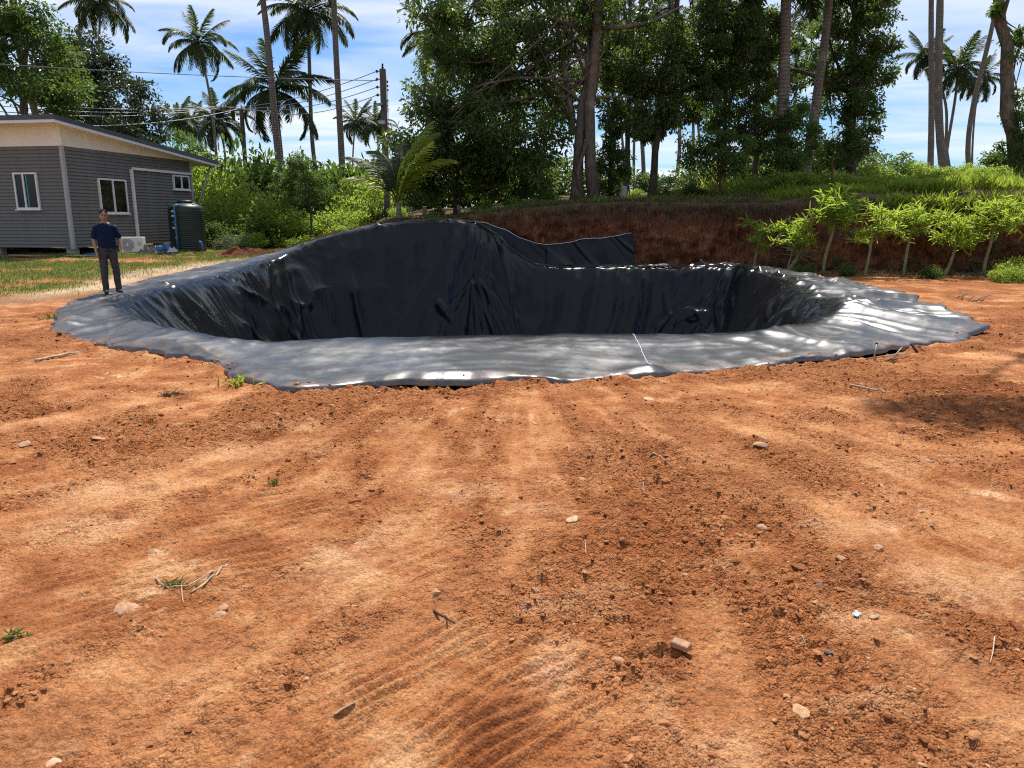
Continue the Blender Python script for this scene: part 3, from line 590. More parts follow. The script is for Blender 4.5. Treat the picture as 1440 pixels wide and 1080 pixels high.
def tree(name, label, cat, base, trunk, ells, nleaf, cr, L, lm, bm, seed, hexa=True, limbs=14, r0=.2, group=None, extra=None, droop=.5, wr=.42):
    r = np.random.default_rng(seed); T = thing(name, tuple(base), 0, label, cat, group); b = np.asarray(base, float)
    cl = crown_clumps([(np.asarray(c) - b, rad, n) for c, rad, n in ells], 0, r)
    tr = np.asarray(trunk, float) - b; path = np.stack([np.interp(np.linspace(0, 1, 14), np.linspace(0, 1, len(tr)), tr[:, a]) for a in range(3)], 1)
    path[1:-1] += r.normal(size=(12, 3)) * r0 * .18; H = np.linspace(1, .45, 14); H[0] = 1.45; H[1] = 1.12
    specs = [(path, r0 * H, 10)]
    for k in range(limbs):
        j = r.integers(4, 14); tgt = cl[r.integers(0, len(cl))]; q = bend(path[j], tgt, 9, 0, .07, r, .12); specs.append((q, np.linspace(r0 * .38 * H[j], .012, 9), 6))
        for m in range(2):
            t2 = cl[np.argsort(np.linalg.norm(cl - tgt, axis=1))[r.integers(1, min(6, len(cl)))]]; specs.append((bend(q[5], t2, 6, 0, .08, r), np.linspace(r0 * .14, .008, 6), 5))
    for e in extra or []: specs.append(([np.asarray(p) - b for p in e[0]], e[1], 8))
    tubes('trunk', specs, bm, T)
    obj('crown', crown_mesh('crown', cl, nleaf, cr, L, r, hexa, droop, wr), lm, T)
    return T
# --- coconut palms: every frond a part, three frond shapes shared by all
def frond_mesh(seed, n=70, droop=1.0, L=4.6):
    r = np.random.default_rng(seed); t = np.linspace(0, 1, 16)
    ang_ = .25 - droop * 1.7 * t ** 1.35; x = np.r_[0, np.cumsum(np.cos(ang_[:-1]) * L / 15)]; z = np.r_[0, np.cumsum(np.sin(ang_[:-1]) * L / 15)]
    rach = np.stack([x, .05 * np.sin(t * 3 + seed), z], 1); V1, F1, T1 = tube_arr(rach, np.linspace(.055, .008, 16), 5)
    Vs, Fq = [V1], [F1]; off = len(V1)
    s = np.linspace(.14, .995, n); pos = np.stack([np.interp(s, t, rach[:, a]) for a in range(3)], 1); tang = np.stack([np.interp(s, t, np.gradient(rach[:, a])) for a in range(3)], 1); tang /= np.linalg.norm(tang, axis=1)[:, None]
    for sd_ in (-1, 1):
        ll = (1.05 * np.sin(np.pi * np.clip(s * .86 + .12, 0, 1)) ** .7 + .12) * r.uniform(.8, 1.1, n)
        side = np.tile([0, sd_, 0.0], (n, 1)); dirn = side * .62 + tang * .55 + np.array([0, 0, -.28]) + r.normal(size=(n, 3)) * .09; dirn /= np.linalg.norm(dirn, axis=1)[:, None]
        mid = pos + dirn * (ll * .5)[:, None]; d2 = dirn + np.array([0, 0, -.75]) * r.uniform(.5, 1.3, n)[:, None]; d2 /= np.linalg.norm(d2, axis=1)[:, None]; tip = mid + d2 * (ll * .5)[:, None]
        w = np.cross(dirn, np.array([0, 0, 1.0])); w /= np.linalg.norm(w, axis=1)[:, None]; w *= .034
        V = np.stack([pos - w, pos + w, mid + w * 1.1, mid - w * 1.1, tip + w * .15, tip - w * .15], 1).reshape(-1, 3); k = np.arange(n)[:, None] * 6 + off
        Vs.append(V); Fq += [k + np.array([[0, 1, 2, 3]]), k + np.array([[3, 2, 4, 5]])]; off += len(V)
    return npmesh('frond', np.vstack(Vs), [np.vstack(Fq)])
FR = [frond_mesh(1, 72, .75), frond_mesh(2, 72, 1.05), frond_mesh(3, 72, 1.35), frond_mesh(4, 66, .35)]
for f in FR: f.materials.append(M['frond'])
FRY = [frond_mesh(11, 40, .45, 4.0), frond_mesh(12, 40, .9, 4.0)]
for f in FRY: f.materials.append(M['frond_yellow'])
nutm = MB().lathe([(.02, -.13), (.10, -.08), (.12, 0), (.09, .09), (.02, .13)], 8); NUT = None
def palm(label, base, top, r0=.16, cs=1.0, nf=26, seed=0, wob=.03, group='coconut palms', nuts=5, name='coconut_palm', yellow=False, spread=None):
    global NUT
    r = np.random.default_rng(seed); T = thing(name, tuple(base), 0, label, 'palm', group); b = np.asarray(base, float); e = np.asarray(top, float) - b
    p = bend((0, 0, 0), e, 26, 0, wob, r); rad = r0 * np.linspace(1.0, .62, 26); rad[0] *= 1.6; rad[1] *= 1.2; rad *= 1 + .04 * (np.arange(26) % 2)
    tubes('trunk', [(p, rad, 10)], M['palm_bark'], T)
    for k in range(nf):
        q = (k + r.uniform(-.3, .3)) / nf; az = k * 2.39996 + r.uniform(-.3, .3); el = 1.2 - 2.15 * q + r.uniform(-.15, .15)
        fm = (FRY[int(r.integers(0, 2))] if yellow else FR[3] if el > .75 else FR[int(r.integers(0, 3))]); s = cs * r.uniform(.85, 1.1)
        o = obj('frond', fm, None, T, loc=tuple(e + np.array([0, 0, .05])), rot=(r.uniform(-.35, .35), -el * .8, az), scale=s)
    for k in range(nuts):
        if NUT is None: o = nutm.build('coconut', M['stem_green'], T, True); NUT = o.data
        else: o = obj('coconut', NUT, None, T)
        a = r.uniform(0, 6.28); o.location = tuple(e + np.array([.28 * math.cos(a), .28 * math.sin(a), -.3 + r.uniform(-.1, .1)]) * cs)
    return T
def palm_px(label, pxb, Y, pxt, pyt, Yt=None, **k):
    Yt = Yt or Y; x = (pxb - 720) / FPX * (Y / 1.0) * (1 / ray(720, 300)[1]); g = at(pxb, 300, Y); zb = float(macro(np.array([g[0]]), np.array([Y]))[0]) - .1
    return palm(label, (g[0], Y, zb), at(pxt, pyt, Yt), **k)

palm_px('coconut palm with its whole crown against the sky, right of the dark mango tree', 312, 85, 279, 62, cs=.95, seed=3, nf=22, wob=.02)
palm_px('coconut palm cut by the top of the picture above the dark mango tree', 150, 82, 141, 6, cs=.9, seed=4)
palm_px('leaning palm trunk rising out of the light green tree at the left edge', 92, 44, 20, -120, cs=1.0, seed=5, r0=.22, wob=.03)
palm_px('broad low coconut palm with wide arching fronds behind the roof of the house', 385, 62, 385, 128, cs=1.05, seed=6, nf=22, r0=.26)
palm_px('tall leaning palm trunk in front of the broad low palm', 408, 46, 350, -120, r0=.22, seed=7, wob=.015)
palm_px('slender coconut palm with drooping crown at the top, left of the tallest straight trunk', 466, 66, 432, 18, r0=.2, seed=8, nf=24, wob=.02)
palm_px('tall straight palm trunk left of the power pole, crown out of sight', 483, 48, 468, -160, r0=.21, seed=9, wob=.008)
palm_px('small distant palm left of the power pole, behind the thicket', 502, 120, 500, 172, cs=.85, seed=10, nuts=0)
palm_px('small distant palm just behind the power pole', 528, 125, 530, 176, cs=.9, seed=11, nuts=0)
palm_px('short distant palm peeping over the house roof, leftmost of three', 250, 112, 252, 172, cs=.8, seed=12, nuts=0)
palm_px('short distant palm over the house roof, middle one of three', 270, 118, 270, 178, cs=.8, seed=13, nuts=0)
palm_px('distant palm with pale fronds at the foot of the whole-crowned palm', 312, 90, 306, 172, cs=.95, seed=14, nuts=0)
palm_px('pale palm tip showing at the left edge of the big dark tree', 600, 70, 622, 58, cs=.95, seed=15, nuts=0)
palm_px('palm trunk with pale bark standing on the bank right of centre', 1096, 31, 1112, -120, r0=.25, seed=16, wob=.008)
palm_px('leaning palm trunk left of the dark evergreen tree on the bank', 1128, 33, 1172, -140, r0=.20, seed=17, wob=.02)
palm_px('distant palm crown, leftmost of the three beyond the green rise', 1352, 105, 1303, 82, cs=.85, seed=18, r0=.22, wob=.04)
palm_px('distant palm crown with upright fronds, middle of the three beyond the green rise', 1330, 100, 1347, 98, cs=1.0, seed=19, nf=24, r0=.22)
palm_px('distant palm crown, rightmost of the three beyond the green rise', 1366, 108, 1378, 112, cs=.9, seed=20)
palm_px('straight bare palm trunk, leftmost of the pair in the open sky', 1304, 62, 1316, -150, r0=.24, seed=21, wob=.006)
palm_px('thick bare palm trunk, right one of the pair in the open sky', 1328, 58, 1318, -170, r0=.30, seed=22, wob=.012)
palm_px('curving slim palm trunk between the distant crowns and the vine-clad trunk', 1367, 64, 1392, -140, r0=.21, seed=23, wob=.03)
for k, (px, Y, pt, py) in enumerate([(905, 62, 908, -40), (922, 75, 925, 20), (945, 70, 948, -30), (893, 90, 890, 60), (962, 85, 965, 40), (985, 95, 982, 70), (1010, 80, 1015, 20), (1062, 85, 1060, 60), (876, 95, 878, 80), (1112, 90, 1115, 50), (1146, 75, 1150, 10), (858, 78, 860, 0)]):
    palm_px('slender far palm trunk seen through the gaps between the trees on the bank', px, Y, pt, py, r0=.17, seed=40 + k, nf=14, nuts=0, cs=.85, group='far palms behind the trees')
# young coconut palm with yellowing fronds, no visible trunk
yb = at(560, 302, 26.3); T = thing('young_palm', (yb[0], 26.3, float(macro(np.array([yb[0]]), np.array([26.3]))[0]) - .05), 0, 'young trunkless coconut palm with yellowing fronds right of the power pole', 'palm')
tubes('trunk', [(np.array([[0, 0, 0], [.02, 0, .4], [.03, 0, .8]]), [.10, .09, .06], 8)], M['palm_bark'], T)
for k, (az, el, s, y) in enumerate([(.25, 1.2, .74, 0), (-.15, .95, .66, 0), (2.9, .95, .55, 1), (3.25, .7, .55, 0), (1.5, 1.2, .6, 1), (.05, 1.38, .72, 0), (.6, 1.1, .66, 0), (2.3, 1.25, .6, 1), (-.5, 1.0, .6, 0)]):
    obj('frond', FRY[k % 2] if not y else FR[k % 2], None, T, loc=(0, 0, .7), rot=(0, -el, az), scale=s)

# ------------------------------------------------------------------ broad-leaved trees
gzm = lambda x, y: float(macro(np.array([float(x)]), np.array([float(y)]))[0])
def foot(px, Y, dz=-.08): g = at(px, 300, Y); return np.array([g[0], Y, gzm(g[0], Y) + dz])
tree('broadleaf_tree', 'light green leafy tree at the left edge behind the house', 'tree', foot(20, 40), [foot(20, 40), at(30, 160, 40), at(40, 60, 40)],
     [E(40, 85, 62, 62, 40, 2.2, 40), E(10, 15, 45, 40, 40, 2, 18), E(78, 128, 28, 32, 39, 1.3, 16), E(-40, 60, 60, 90, 40, 2.5, 20)], 13000, .8, .22, M['leaf_mid'], M['bark'], 101, r0=.2)
tree('mango_tree', 'dense dark mango tree with rounded crown behind the house roof', 'tree', foot(160, 52), [foot(160, 52), at(155, 220, 52), at(150, 150, 52)],
     [E(128, 118, 62, 72, 52, 3.5, 60), E(180, 158, 44, 52, 51, 3, 40), E(105, 80, 40, 36, 52, 2.5, 25), E(150, 195, 78, 32, 51, 3, 40), E(65, 120, 30, 60, 53, 2.5, 20)], 26000, .75, .28, M['leaf_mango'], M['bark_dark'], 102, r0=.35, hexa=False)
tree('small_tree', 'small rounded tree above the far end of the house roof', 'tree', foot(258, 58), [foot(258, 58), at(256, 240, 58), at(256, 220, 58)],
     [E(258, 212, 26, 24, 58, 1.6, 26), E(285, 228, 25, 22, 58, 1.5, 18)], 4200, .6, .22, M['leaf_mid'], M['bark_dark'], 103, hexa=False, r0=.14)
fa = foot(812, 29.5)
tree('broadleaf_tree', 'big spreading dark tree with twin trunks on the bank, crown reaching left', 'tree', fa,
     [fa, at(815, 200, 29.5), at(828, 100, 29.7), at(846, -40, 30), at(850, -160, 30)],
     [E(640, 120, 62, 75, 29.5, 1.7, 46), E(690, 50, 95, 62, 29.5, 2.0, 50), E(600, 175, 34, 50, 29, 1.2, 26), E(690, 170, 80, 55, 29, 1.7, 40), E(745, 110, 52, 75, 30, 1.6, 34), E(760, 10, 90, 40, 30, 2.2, 36),
      E(850, 30, 70, 50, 30.5, 2.0, 22), E(612, 10, 34, 30, 29, 1.2, 12), E(650, 215, 70, 30, 29.5, 1.5, 26), E(770, 190, 30, 40, 29, 1.0, 10), E(790, 110, 40, 60, 31, 1.2, 20), E(870, 110, 34, 60, 31, 1.2, 18), E(560, 215, 14, 30, 29, .6, 8), E(720, 230, 70, 30, 29.5, 1.4, 24), E(720, -110, 160, 90, 30, 3.0, 50), E(880, -120, 120, 80, 30, 3.0, 30)],
     54000, .50, .20, M['leaf_dark'], M['bark'], 104, hexa=False, limbs=30, r0=.22,
     extra=[([fa + [.62, 0, 0], at(830, 230, 29.3), at(829, 150, 29.3), at(838, 60, 29.3), at(845, -40, 29.4), at(838, -150, 29.5)], [.26, .21, .19, .17, .15, .12]),
            ([fa + [.15, -.15, 0], at(812, 240, 29.2), at(826, 195, 29.2), at(833, 150, 29.2)], [.10, .09, .08, .06]),
            ([at(806, 190, 29.5), at(800, 140, 29.5), at(790, 70, 29.5), at(775, 0, 29.7)], [.14, .11, .09, .07]),
            ([at(830, 48, 29.6), at(795, 32, 29.4), at(760, 22, 29.4), at(735, 35, 29.4)], [.09, .08, .06, .03]), ([at(838, 40, 29.5), at(880, 38, 29.4), at(920, 30, 29.4), at(960, 8, 29.4)], [.09, .08, .06, .03]),
            ([at(825, 140, 29.3), at(850, 136, 29.3), at(890, 136, 29.3)], [.07, .05, .03])])
tree('shade_tree', 'low dark bushy tree under the left side of the big spreading tree', 'tree', foot(640, 31), [foot(640, 31), at(642, 260, 31), at(645, 230, 31)],
     [E(640, 240, 58, 36, 31, 1.5, 40), E(710, 245, 50, 34, 31, 1.4, 30), E(590, 262, 24, 26, 30.5, .9, 14), E(755, 250, 26, 30, 31, 1.0, 14)], 15000, .45, .15, M['leaf_dark'], M['bark_dark'], 105, r0=.1)
tree('vine_thicket', 'tall vine-covered stump just right of the twin trunks', 'shrub', foot(858, 30.5), [foot(858, 30.5), at(858, 240, 30.5), at(860, 190, 30.5)],
     [E(858, 235, 20, 45, 30.3, .6, 30), E(862, 170, 16, 30, 30.3, .5, 10)], 5200, .35, .13, M['leaf_dark'], M['bark_dark'], 106, r0=.12)
fb = foot(916, 30.5)
tree('broadleaf_tree', 'leafy tree with thin dark leaning trunk in the middle of the bank', 'tree', fb, [fb, at(922, 210, 30.5), at(930, 120, 30.5), at(950, 20, 30.5), at(960, -90, 30.5)],
     [E(930, 85, 52, 66, 30.5, 1.5, 44), E(915, 160, 40, 34, 30.5, 1.1, 26), E(995, 55, 62, 55, 31, 1.8, 44), E(965, 140, 40, 40, 31, 1.3, 22), E(1040, 40, 45, 45, 31, 1.6, 26), E(980, -60, 110, 60, 31, 2.6, 30)],
     34000, .48, .18, M['leaf_dark'], M['bark_dark'], 107, hexa=False, limbs=22, r0=.15)
for q_, (px, Y, el_, lab) in enumerate([(690, 40, [E(640, 90, 60, 70, 40, 2.4, 34), E(720, 60, 60, 70, 40, 2.4, 34), E(690, 170, 70, 55, 40, 2.4, 34), E(770, 140, 40, 60, 40, 2, 22)], 'dark tree standing behind the left half of the big spreading tree'),
        (880, 42, [E(870, 90, 45, 60, 42, 2.2, 24), E(830, 40, 50, 50, 42, 2.2, 20), E(900, 150, 36, 40, 42, 1.8, 14)], 'dark tree seen between the twin trunks and the leaning dark trunk'), (1060, 41, [E(1060, 70, 50, 70, 41, 2.2, 26), E(1110, 130, 40, 60, 41, 2, 20), E(1150, 90, 34, 70, 41, 2, 18), E(1000, 110, 40, 50, 41, 2, 16)], 'dark tree standing behind the two palm trunks right of centre')]):
    tree('broadleaf_tree', lab, 'tree', foot(px, Y), [foot(px, Y), at(px + 3, 200, Y), at(px + 8, 60, Y), at(px + 5, -40, Y)], el_, 16000, .55, .2, M['leaf_dark'], M['bark_dark'], 140 + q_, hexa=False, limbs=14, r0=.16)
fb = foot(1015, 32)
tree('broadleaf_tree', 'thinner airy tree with sky showing through left of the pale palm trunk', 'tree', fb, [fb, at(1016, 220, 32), at(1022, 120, 32), at(1040, 20, 32)],
     [E(1045, 120, 40, 46, 32, 1.3, 26), E(1000, 150, 36, 30, 32, 1.0, 12), E(1075, 60, 26, 50, 32, 1.2, 12), E(1055, 190, 36, 30, 31.5, 1.0, 20)], 15000, .45, .15, M['leaf_dark'], M['bark_dark'], 108, r0=.12)
tree('small_tree', 'low umbrella-shaped green tree with reddish stem on the bank edge', 'tree', foot(1012, 27.6), [foot(1012, 27.6), at(1012, 255, 27.6), at(1010, 225, 27.6)],
     [E(1010, 205, 52, 15, 27.6, 1.0, 26), E(985, 222, 24, 14, 27.6, .6, 10), E(1030, 228, 22, 16, 27.6, .6, 10)], 5200, .32, .12, M['leaf_mid'], M['rust'], 109, r0=.05, limbs=10)
fc = foot(1192, 36)
tree('evergreen_tree', 'tall black-green evergreen tree standing at the edge of the open sky', 'tree', fc, [fc, at(1195, 180, 36), at(1200, 60, 36), at(1205, -60, 36)],
     [E(1205, 40, 46, 60, 36, 1.9, 50), E(1238, 85, 26, 36, 36, 1.2, 24), E(1190, 120, 34, 50, 36, 1.6, 34), E(1205, 175, 30, 34, 36, 1.4, 26), E(1185, 215, 36, 30, 35.5, 1.4, 24), E(1160, 60, 26, 52, 36.5, 1.4, 20), E(1228, 10, 26, 26, 36, 1.1, 14), E(1195, -60, 70, 60, 36, 2.4, 30), E(1216, 140, 22, 16, 35.5, .9, 8)],
     26000, .46, .19, M['leaf_dark'], M['bark_dark'], 110, hexa=False, limbs=24, r0=.26, extra=[([at(1195, 128, 35.8), at(1160, 112, 35.5), at(1125, 100, 35.3), at(1105, 96, 35.2)], [.11, .10, .08, .05])])
tree('small_tree', 'leafy climber wrapped low round the palm trunks right of centre', 'shrub', foot(1102, 30), [foot(1102, 30), at(1102, 250, 30), at(1104, 200, 30)],
     [E(1120, 165, 22, 22, 30.2, .6, 14), E(1100, 215, 24, 34, 30, .7, 22), E(1140, 200, 20, 30, 31, .7, 14)], 5200, .36, .13, M['leaf_mid'], M['bark_dark'], 111, r0=.06)
fe = foot(1426, 29)
tree('vine_trunk_tree', 'thick rough trunk with climbing vines at the right edge of the picture', 'tree', fe, [fe, at(1416, 150, 29), at(1412, 50, 29), at(1410, -60, 29), at(1405, -200, 29)],
     [E(1426, 215, 22, 26, 28.7, .6, 14), E(1432, 150, 8, 50, 28.8, .3, 8), E(1434, 50, 12, 28, 28.8, .4, 7), E(1398, 20, 8, 20, 28.8, .3, 3), E(1395, 215, 12, 16, 28.6, .4, 4), E(1420, -220, 160, 80, 29, 3.5, 46)], 9500, .34, .14, M['leaf_mid'], M['bark'], 112, limbs=12, r0=.27)
tree('broadleaf_tree', 'tree beyond the right edge whose shade falls on the red soil', 'tree', (13.4, 13.2, -.05), [(13.4, 13.2, -.05), (13.1, 13.2, 5), (12.0, 13.3, 9), (8.5, 13.2, 11.8), (5.2, 13.4, 12.7)],
     [((4.9, 13.4, 12.8), (1.15, .42, .3), 22), ((7.4, 13.35, 12.8), (1.6, .6, .5), 30), ((9.6, 13.0, 12.8), (1.8, 1.0, .8), 20), ((12.5, 13.6, 12.6), (2.4, 1.8, 1.4), 30)], 5600, .45, .15, M['leaf_dark'], M['bark'], 113, r0=.2)

# ------------------------------------------------------------------ shrubs and undergrowth
def shrub_mesh(seed, n=3000, L=.085, flat=.8, wr=.5):
    r = np.random.default_rng(seed); cl = crown_clumps([((0, 0, .55), (.75, .75, .5 * flat), 26), ((.2, .1, .25), (.7, .7, .25), 10)], 0, r); return crown_mesh('foliage', cl, n, .3, L, r, True, .2, wr)
SH = {}
for k in range(4): SH['b', k] = shrub_mesh(300 + k)
for k in range(3): SH['d', k] = shrub_mesh(310 + k, 3000, .09)
for k in range(2): SH['p', k] = shrub_mesh(320 + k, 2600, .07)
for k in range(2): SH['m', k] = shrub_mesh(330 + k, 2800, .10)
for (a, k), me in SH.items(): me.materials.append(M[{'b': 'leaf_bright', 'd': 'leaf_dark', 'p': 'leaf_pale', 'm': 'leaf_mid'}[a]])
STM = tubes('stem', [(bend((0, 0, 0), (math.cos(a) * .5, math.sin(a) * .5, .6), 5, 0, .05), np.linspace(.03, .008, 5), 5) for a in np.arange(5) * 1.26], M['bark_dark']).data
bpy.data.objects.remove(bpy.data.objects['stem'])
def shrub(label, px, Y, s, kind, k, group=None, name='shrub', sz=1.0):
    g = foot(px, Y, -.1); T = thing(name, tuple(g), random.uniform(0, 6.28), label, 'shrub', group)
    obj('foliage', SH[kind, k], None, T, scale=(s, s, s * sz)); obj('stem', STM, None, T, scale=(s, s, s * sz)); return T
LB = 'bright green shrub in the sunlit thicket between the water tank and the power pole'
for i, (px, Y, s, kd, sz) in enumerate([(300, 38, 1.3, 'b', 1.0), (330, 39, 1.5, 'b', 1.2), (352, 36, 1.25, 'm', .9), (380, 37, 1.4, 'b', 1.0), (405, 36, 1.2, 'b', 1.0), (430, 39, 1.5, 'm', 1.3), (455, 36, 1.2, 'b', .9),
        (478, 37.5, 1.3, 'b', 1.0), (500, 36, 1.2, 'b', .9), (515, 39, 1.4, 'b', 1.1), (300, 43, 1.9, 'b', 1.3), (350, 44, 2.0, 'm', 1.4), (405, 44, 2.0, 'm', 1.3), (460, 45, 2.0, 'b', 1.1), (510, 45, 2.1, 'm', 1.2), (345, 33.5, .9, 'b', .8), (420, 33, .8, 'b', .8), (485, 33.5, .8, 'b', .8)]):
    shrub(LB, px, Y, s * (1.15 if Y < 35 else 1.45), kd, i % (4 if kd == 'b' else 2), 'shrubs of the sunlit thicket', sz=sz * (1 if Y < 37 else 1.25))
shrub('greyish small-leaved bush on the lawn just right of the water tank', 322, 32.5, 1.05, 'p', 0, sz=.8)
shrub('dark glossy bush close behind the water tank', 300, 34, 1.1, 'd', 0, sz=1.1)
shrub('dark leafy bush at the left foot of the power pole', 527, 36.5, 1.0, 'd', 1, sz=1.1)
for i, (px, Y, s) in enumerate([(px, Y, s * 1.75) for px, Y, s in [(245, 60, 2.6), (285, 58, 2.8), (325, 62, 3.0), (365, 60, 2.6), (405, 64, 3.0), (445, 62, 2.8), (490, 64, 2.6), (520, 60, 2.8), (560, 58, 2.6), (215, 62, 2.8), (470, 80, 3.4), (350, 85, 3.6), (430, 90, 4.0), (540, 82, 3.6), (300, 90, 3.8), (120, 64, 3), (20, 66, 3), (-80, 66, 3.4), (1290, 130, 3.2), (1360, 130, 3.0), (1430, 120, 3.4)]]):
    shrub('dark green bush in the far hedge along the horizon', px, Y, s, 'd' if i % 3 else 'm', i % (3 if i % 3 else 2), 'bushes of the far hedge', sz=1.05)
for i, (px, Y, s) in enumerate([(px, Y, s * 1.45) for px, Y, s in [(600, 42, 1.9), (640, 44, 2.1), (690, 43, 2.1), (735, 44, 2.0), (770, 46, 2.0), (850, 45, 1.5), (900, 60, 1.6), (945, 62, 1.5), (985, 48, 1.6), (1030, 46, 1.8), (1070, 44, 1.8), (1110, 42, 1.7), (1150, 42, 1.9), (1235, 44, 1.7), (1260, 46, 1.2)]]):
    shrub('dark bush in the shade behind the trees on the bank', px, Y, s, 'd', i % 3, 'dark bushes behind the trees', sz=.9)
for i, (px, Y, s) in enumerate([(560, 31, .55), (615, 30, .45), (680, 30.5, .6), (770, 28.6, .55), (888, 30.5, .5), (930, 29, .5), (960, 29.5, .55), (975, 29, .6), (1060, 28.5, .7), (1085, 28, .7), (1120, 28, .7), (720, 29.5, .5)]):
    shrub('small leafy weed clump at the feet of the trees along the bank top', px, Y, s, 'm' if i % 2 else 'b', i % 2, 'weed clumps under the trees', 'weed_clump', .9)
for i, (px, Y, s) in enumerate([(1065, 27.8, .8), (1100, 28, .9), (1140, 27.8, .85), (1180, 27.5, .9), (1215, 27.3, .8), (1250, 27, .8), (1285, 27, .75), (1320, 27.2, .8), (1350, 27, .8), (1385, 27, .8), (1230, 30, 1.0), (1290, 30, .9), (1340, 30, .95)]):
    shrub('bright weed clump in the green strip along the top of the right bank', px, Y, s, 'b', i % 4, 'bright weeds on the right bank', 'weed_clump', .75)
shrub('dark weed bush at the foot of the vine-clad trunk', 1404, 28.3, .75, 'd', 2, sz=1.0)
fy = foot(436, 33.5)
tree('young_tree', 'young tree with feathery dull green leaves in front of the sunlit thicket', 'tree', fy, [fy, at(437, 300, 33.5), at(430, 265, 33.5), at(425, 235, 33.5)],
     [E(425, 250, 30, 32, 33.5, .9, 30), E(450, 262, 22, 20, 33.3, .7, 16), E(400, 255, 18, 18, 33.6, .6, 10), E(425, 225, 20, 12, 33.5, .6, 10)], 8000, .26, .085, M['leaf_mid'], M['bark_dark'], 115, r0=.05, limbs=12)

# ------------------------------------------------------------------ staked saplings in front of the right bank
def sapling_mesh(seed, h=1.35, nb=9, spread=.75):
    r = np.random.default_rng(seed); Cs, As, Ls, specs = [], [], [], []
    top = np.array([r.uniform(-.05, .15), 0, h]); specs.append((bend((0, 0, 0), top, 7, 0, .02, r), np.linspace(.038, .024, 7), 7)); h2 = top + np.array([r.uniform(-.15, .15), r.uniform(-.1, .1), r.uniform(.25, .55)]); specs.append((bend(top, h2, 5, 0, .03, r), np.linspace(.018, .008, 5), 5))
    for k in range(nb):
        a = k * 2.4 + r.uniform(-.3, .3); ln = spread * r.uniform(.45, 1.15); el = r.uniform(.15, 1.0)
        tip = top + np.array([math.cos(a) * ln * math.cos(el), math.sin(a) * ln * math.cos(el), ln * math.sin(el) * .85 - .1]); jn = top + (h2 - top) * r.uniform(0, .95) if k % 2 else top - np.array([0, 0, r.uniform(0, .3)]); tip = tip + (jn - top); q = bend(jn, tip, 7, 0, .05, r, .1); specs.append((q, np.linspace(.014, .005, 7), 5))
        for m in range(5):
            pc = q[min(6, 2 + m)]; nL = 9
            for j in range(nL):
                d = r.normal(size=3); d[2] = d[2] * .6 + .25; Cs.append(pc + r.normal(size=3) * .05); As.append(d); Ls.append(r.uniform(.13, .27))
    V, F = leaf_arrays(np.array(Cs), np.array(As), np.array(Ls), .15, True, r); me = npmesh('foliage', V, F); me.materials.append(M['leaf_sapling'])
    o = tubes('stem', specs, M['stem_green']); sm_ = o.data; bpy.data.objects.remove(o); return sm_, me
SAP = [sapling_mesh(400 + k, [1.3, 1.0, 1.25, 1.05, 1.1, .98, 1.08][k], [6, 12, 13, 9, 12, 10, 13][k], [.5, .75, .7, .7, .85, .7, .8][k]) for k in range(7)]
for i, (px, py, s, lab) in enumerate([(1062, 381, .90, 'thin staked sapling with few leaves behind the pond, leftmost of the row'), (1106, 383, .92, 'bushy sapling with several splayed stems, second from the left in the row'), (1158, 386, 1.20, 'tallest staked sapling reaching above the bank edge, third from the left'),
        (1215, 388, 1.02, 'staked sapling with feathery yellow-green crown, fourth from the left in the row'), (1270, 388, 1.03, 'staked sapling with thick greenish stem, third from the right of the row'), (1328, 388, 1.08, 'staked sapling with spreading crown, second from the right of the row'), (1384, 388, 1.12, 'staked sapling near the right edge, last of the row')]):
    p = onz(px, py, .03); st, fo = SAP[i]
    T = thing('sapling', (p[0], p[1], gz(p[0], p[1]) - .03), i * 1.3, lab, 'sapling', 'staked saplings below the bank')
    f = 1.0
    obj('stem', st, None, T, scale=s * (1.15 if i != 1 else .7)); obj('foliage', fo, None, T, scale=(s * f * 1.15, s * f * 1.15, s * 1.15))
    if i in (1,):
        for a in (.4, 2.2, 3.6): obj('stem', st, None, T, rot=(.5 * math.sin(a), .5 * math.cos(a), a), scale=s * .8)
    T.rotation_euler = (random.uniform(-.05, .05), .05 + random.uniform(0, .09), 0)
for i, (px, py, s) in enumerate([(1425, 392, 1.15), (1190, 386, .6), (1132, 384, .6), (1310, 390, .65), (1412, 394, .8)]):
    p = onz(px, py, .05); T = thing('undergrowth_plant', (p[0], p[1], gz(p[0], p[1]) - .03), i * 1.1, ['leafy green plant cut off by the right edge beside the last sapling', 'small dull plant between the tallest sapling and its right neighbour', 'low plant left of the tallest sapling', 'small plant against the bank behind the row of saplings', 'low plant between the last sapling and the right edge'][i], 'plant')
    obj('foliage', SH['b' if i in (0, 4) else 'm', i % 2], None, T, scale=s * .55); obj('stem', STM, None, T, scale=s * .55)
rod = at(1171, 219, 25.2); rb = foot(1166, 25.2, -.1)
tag(tubes('stake', [(np.array([rb, (rb + rod) / 2 + [.02, 0, 0], rod]), [.035, .032, .03], 7)], M['rust']), 'leaning rusty stake on the bank top above the tallest sapling', 'stake')

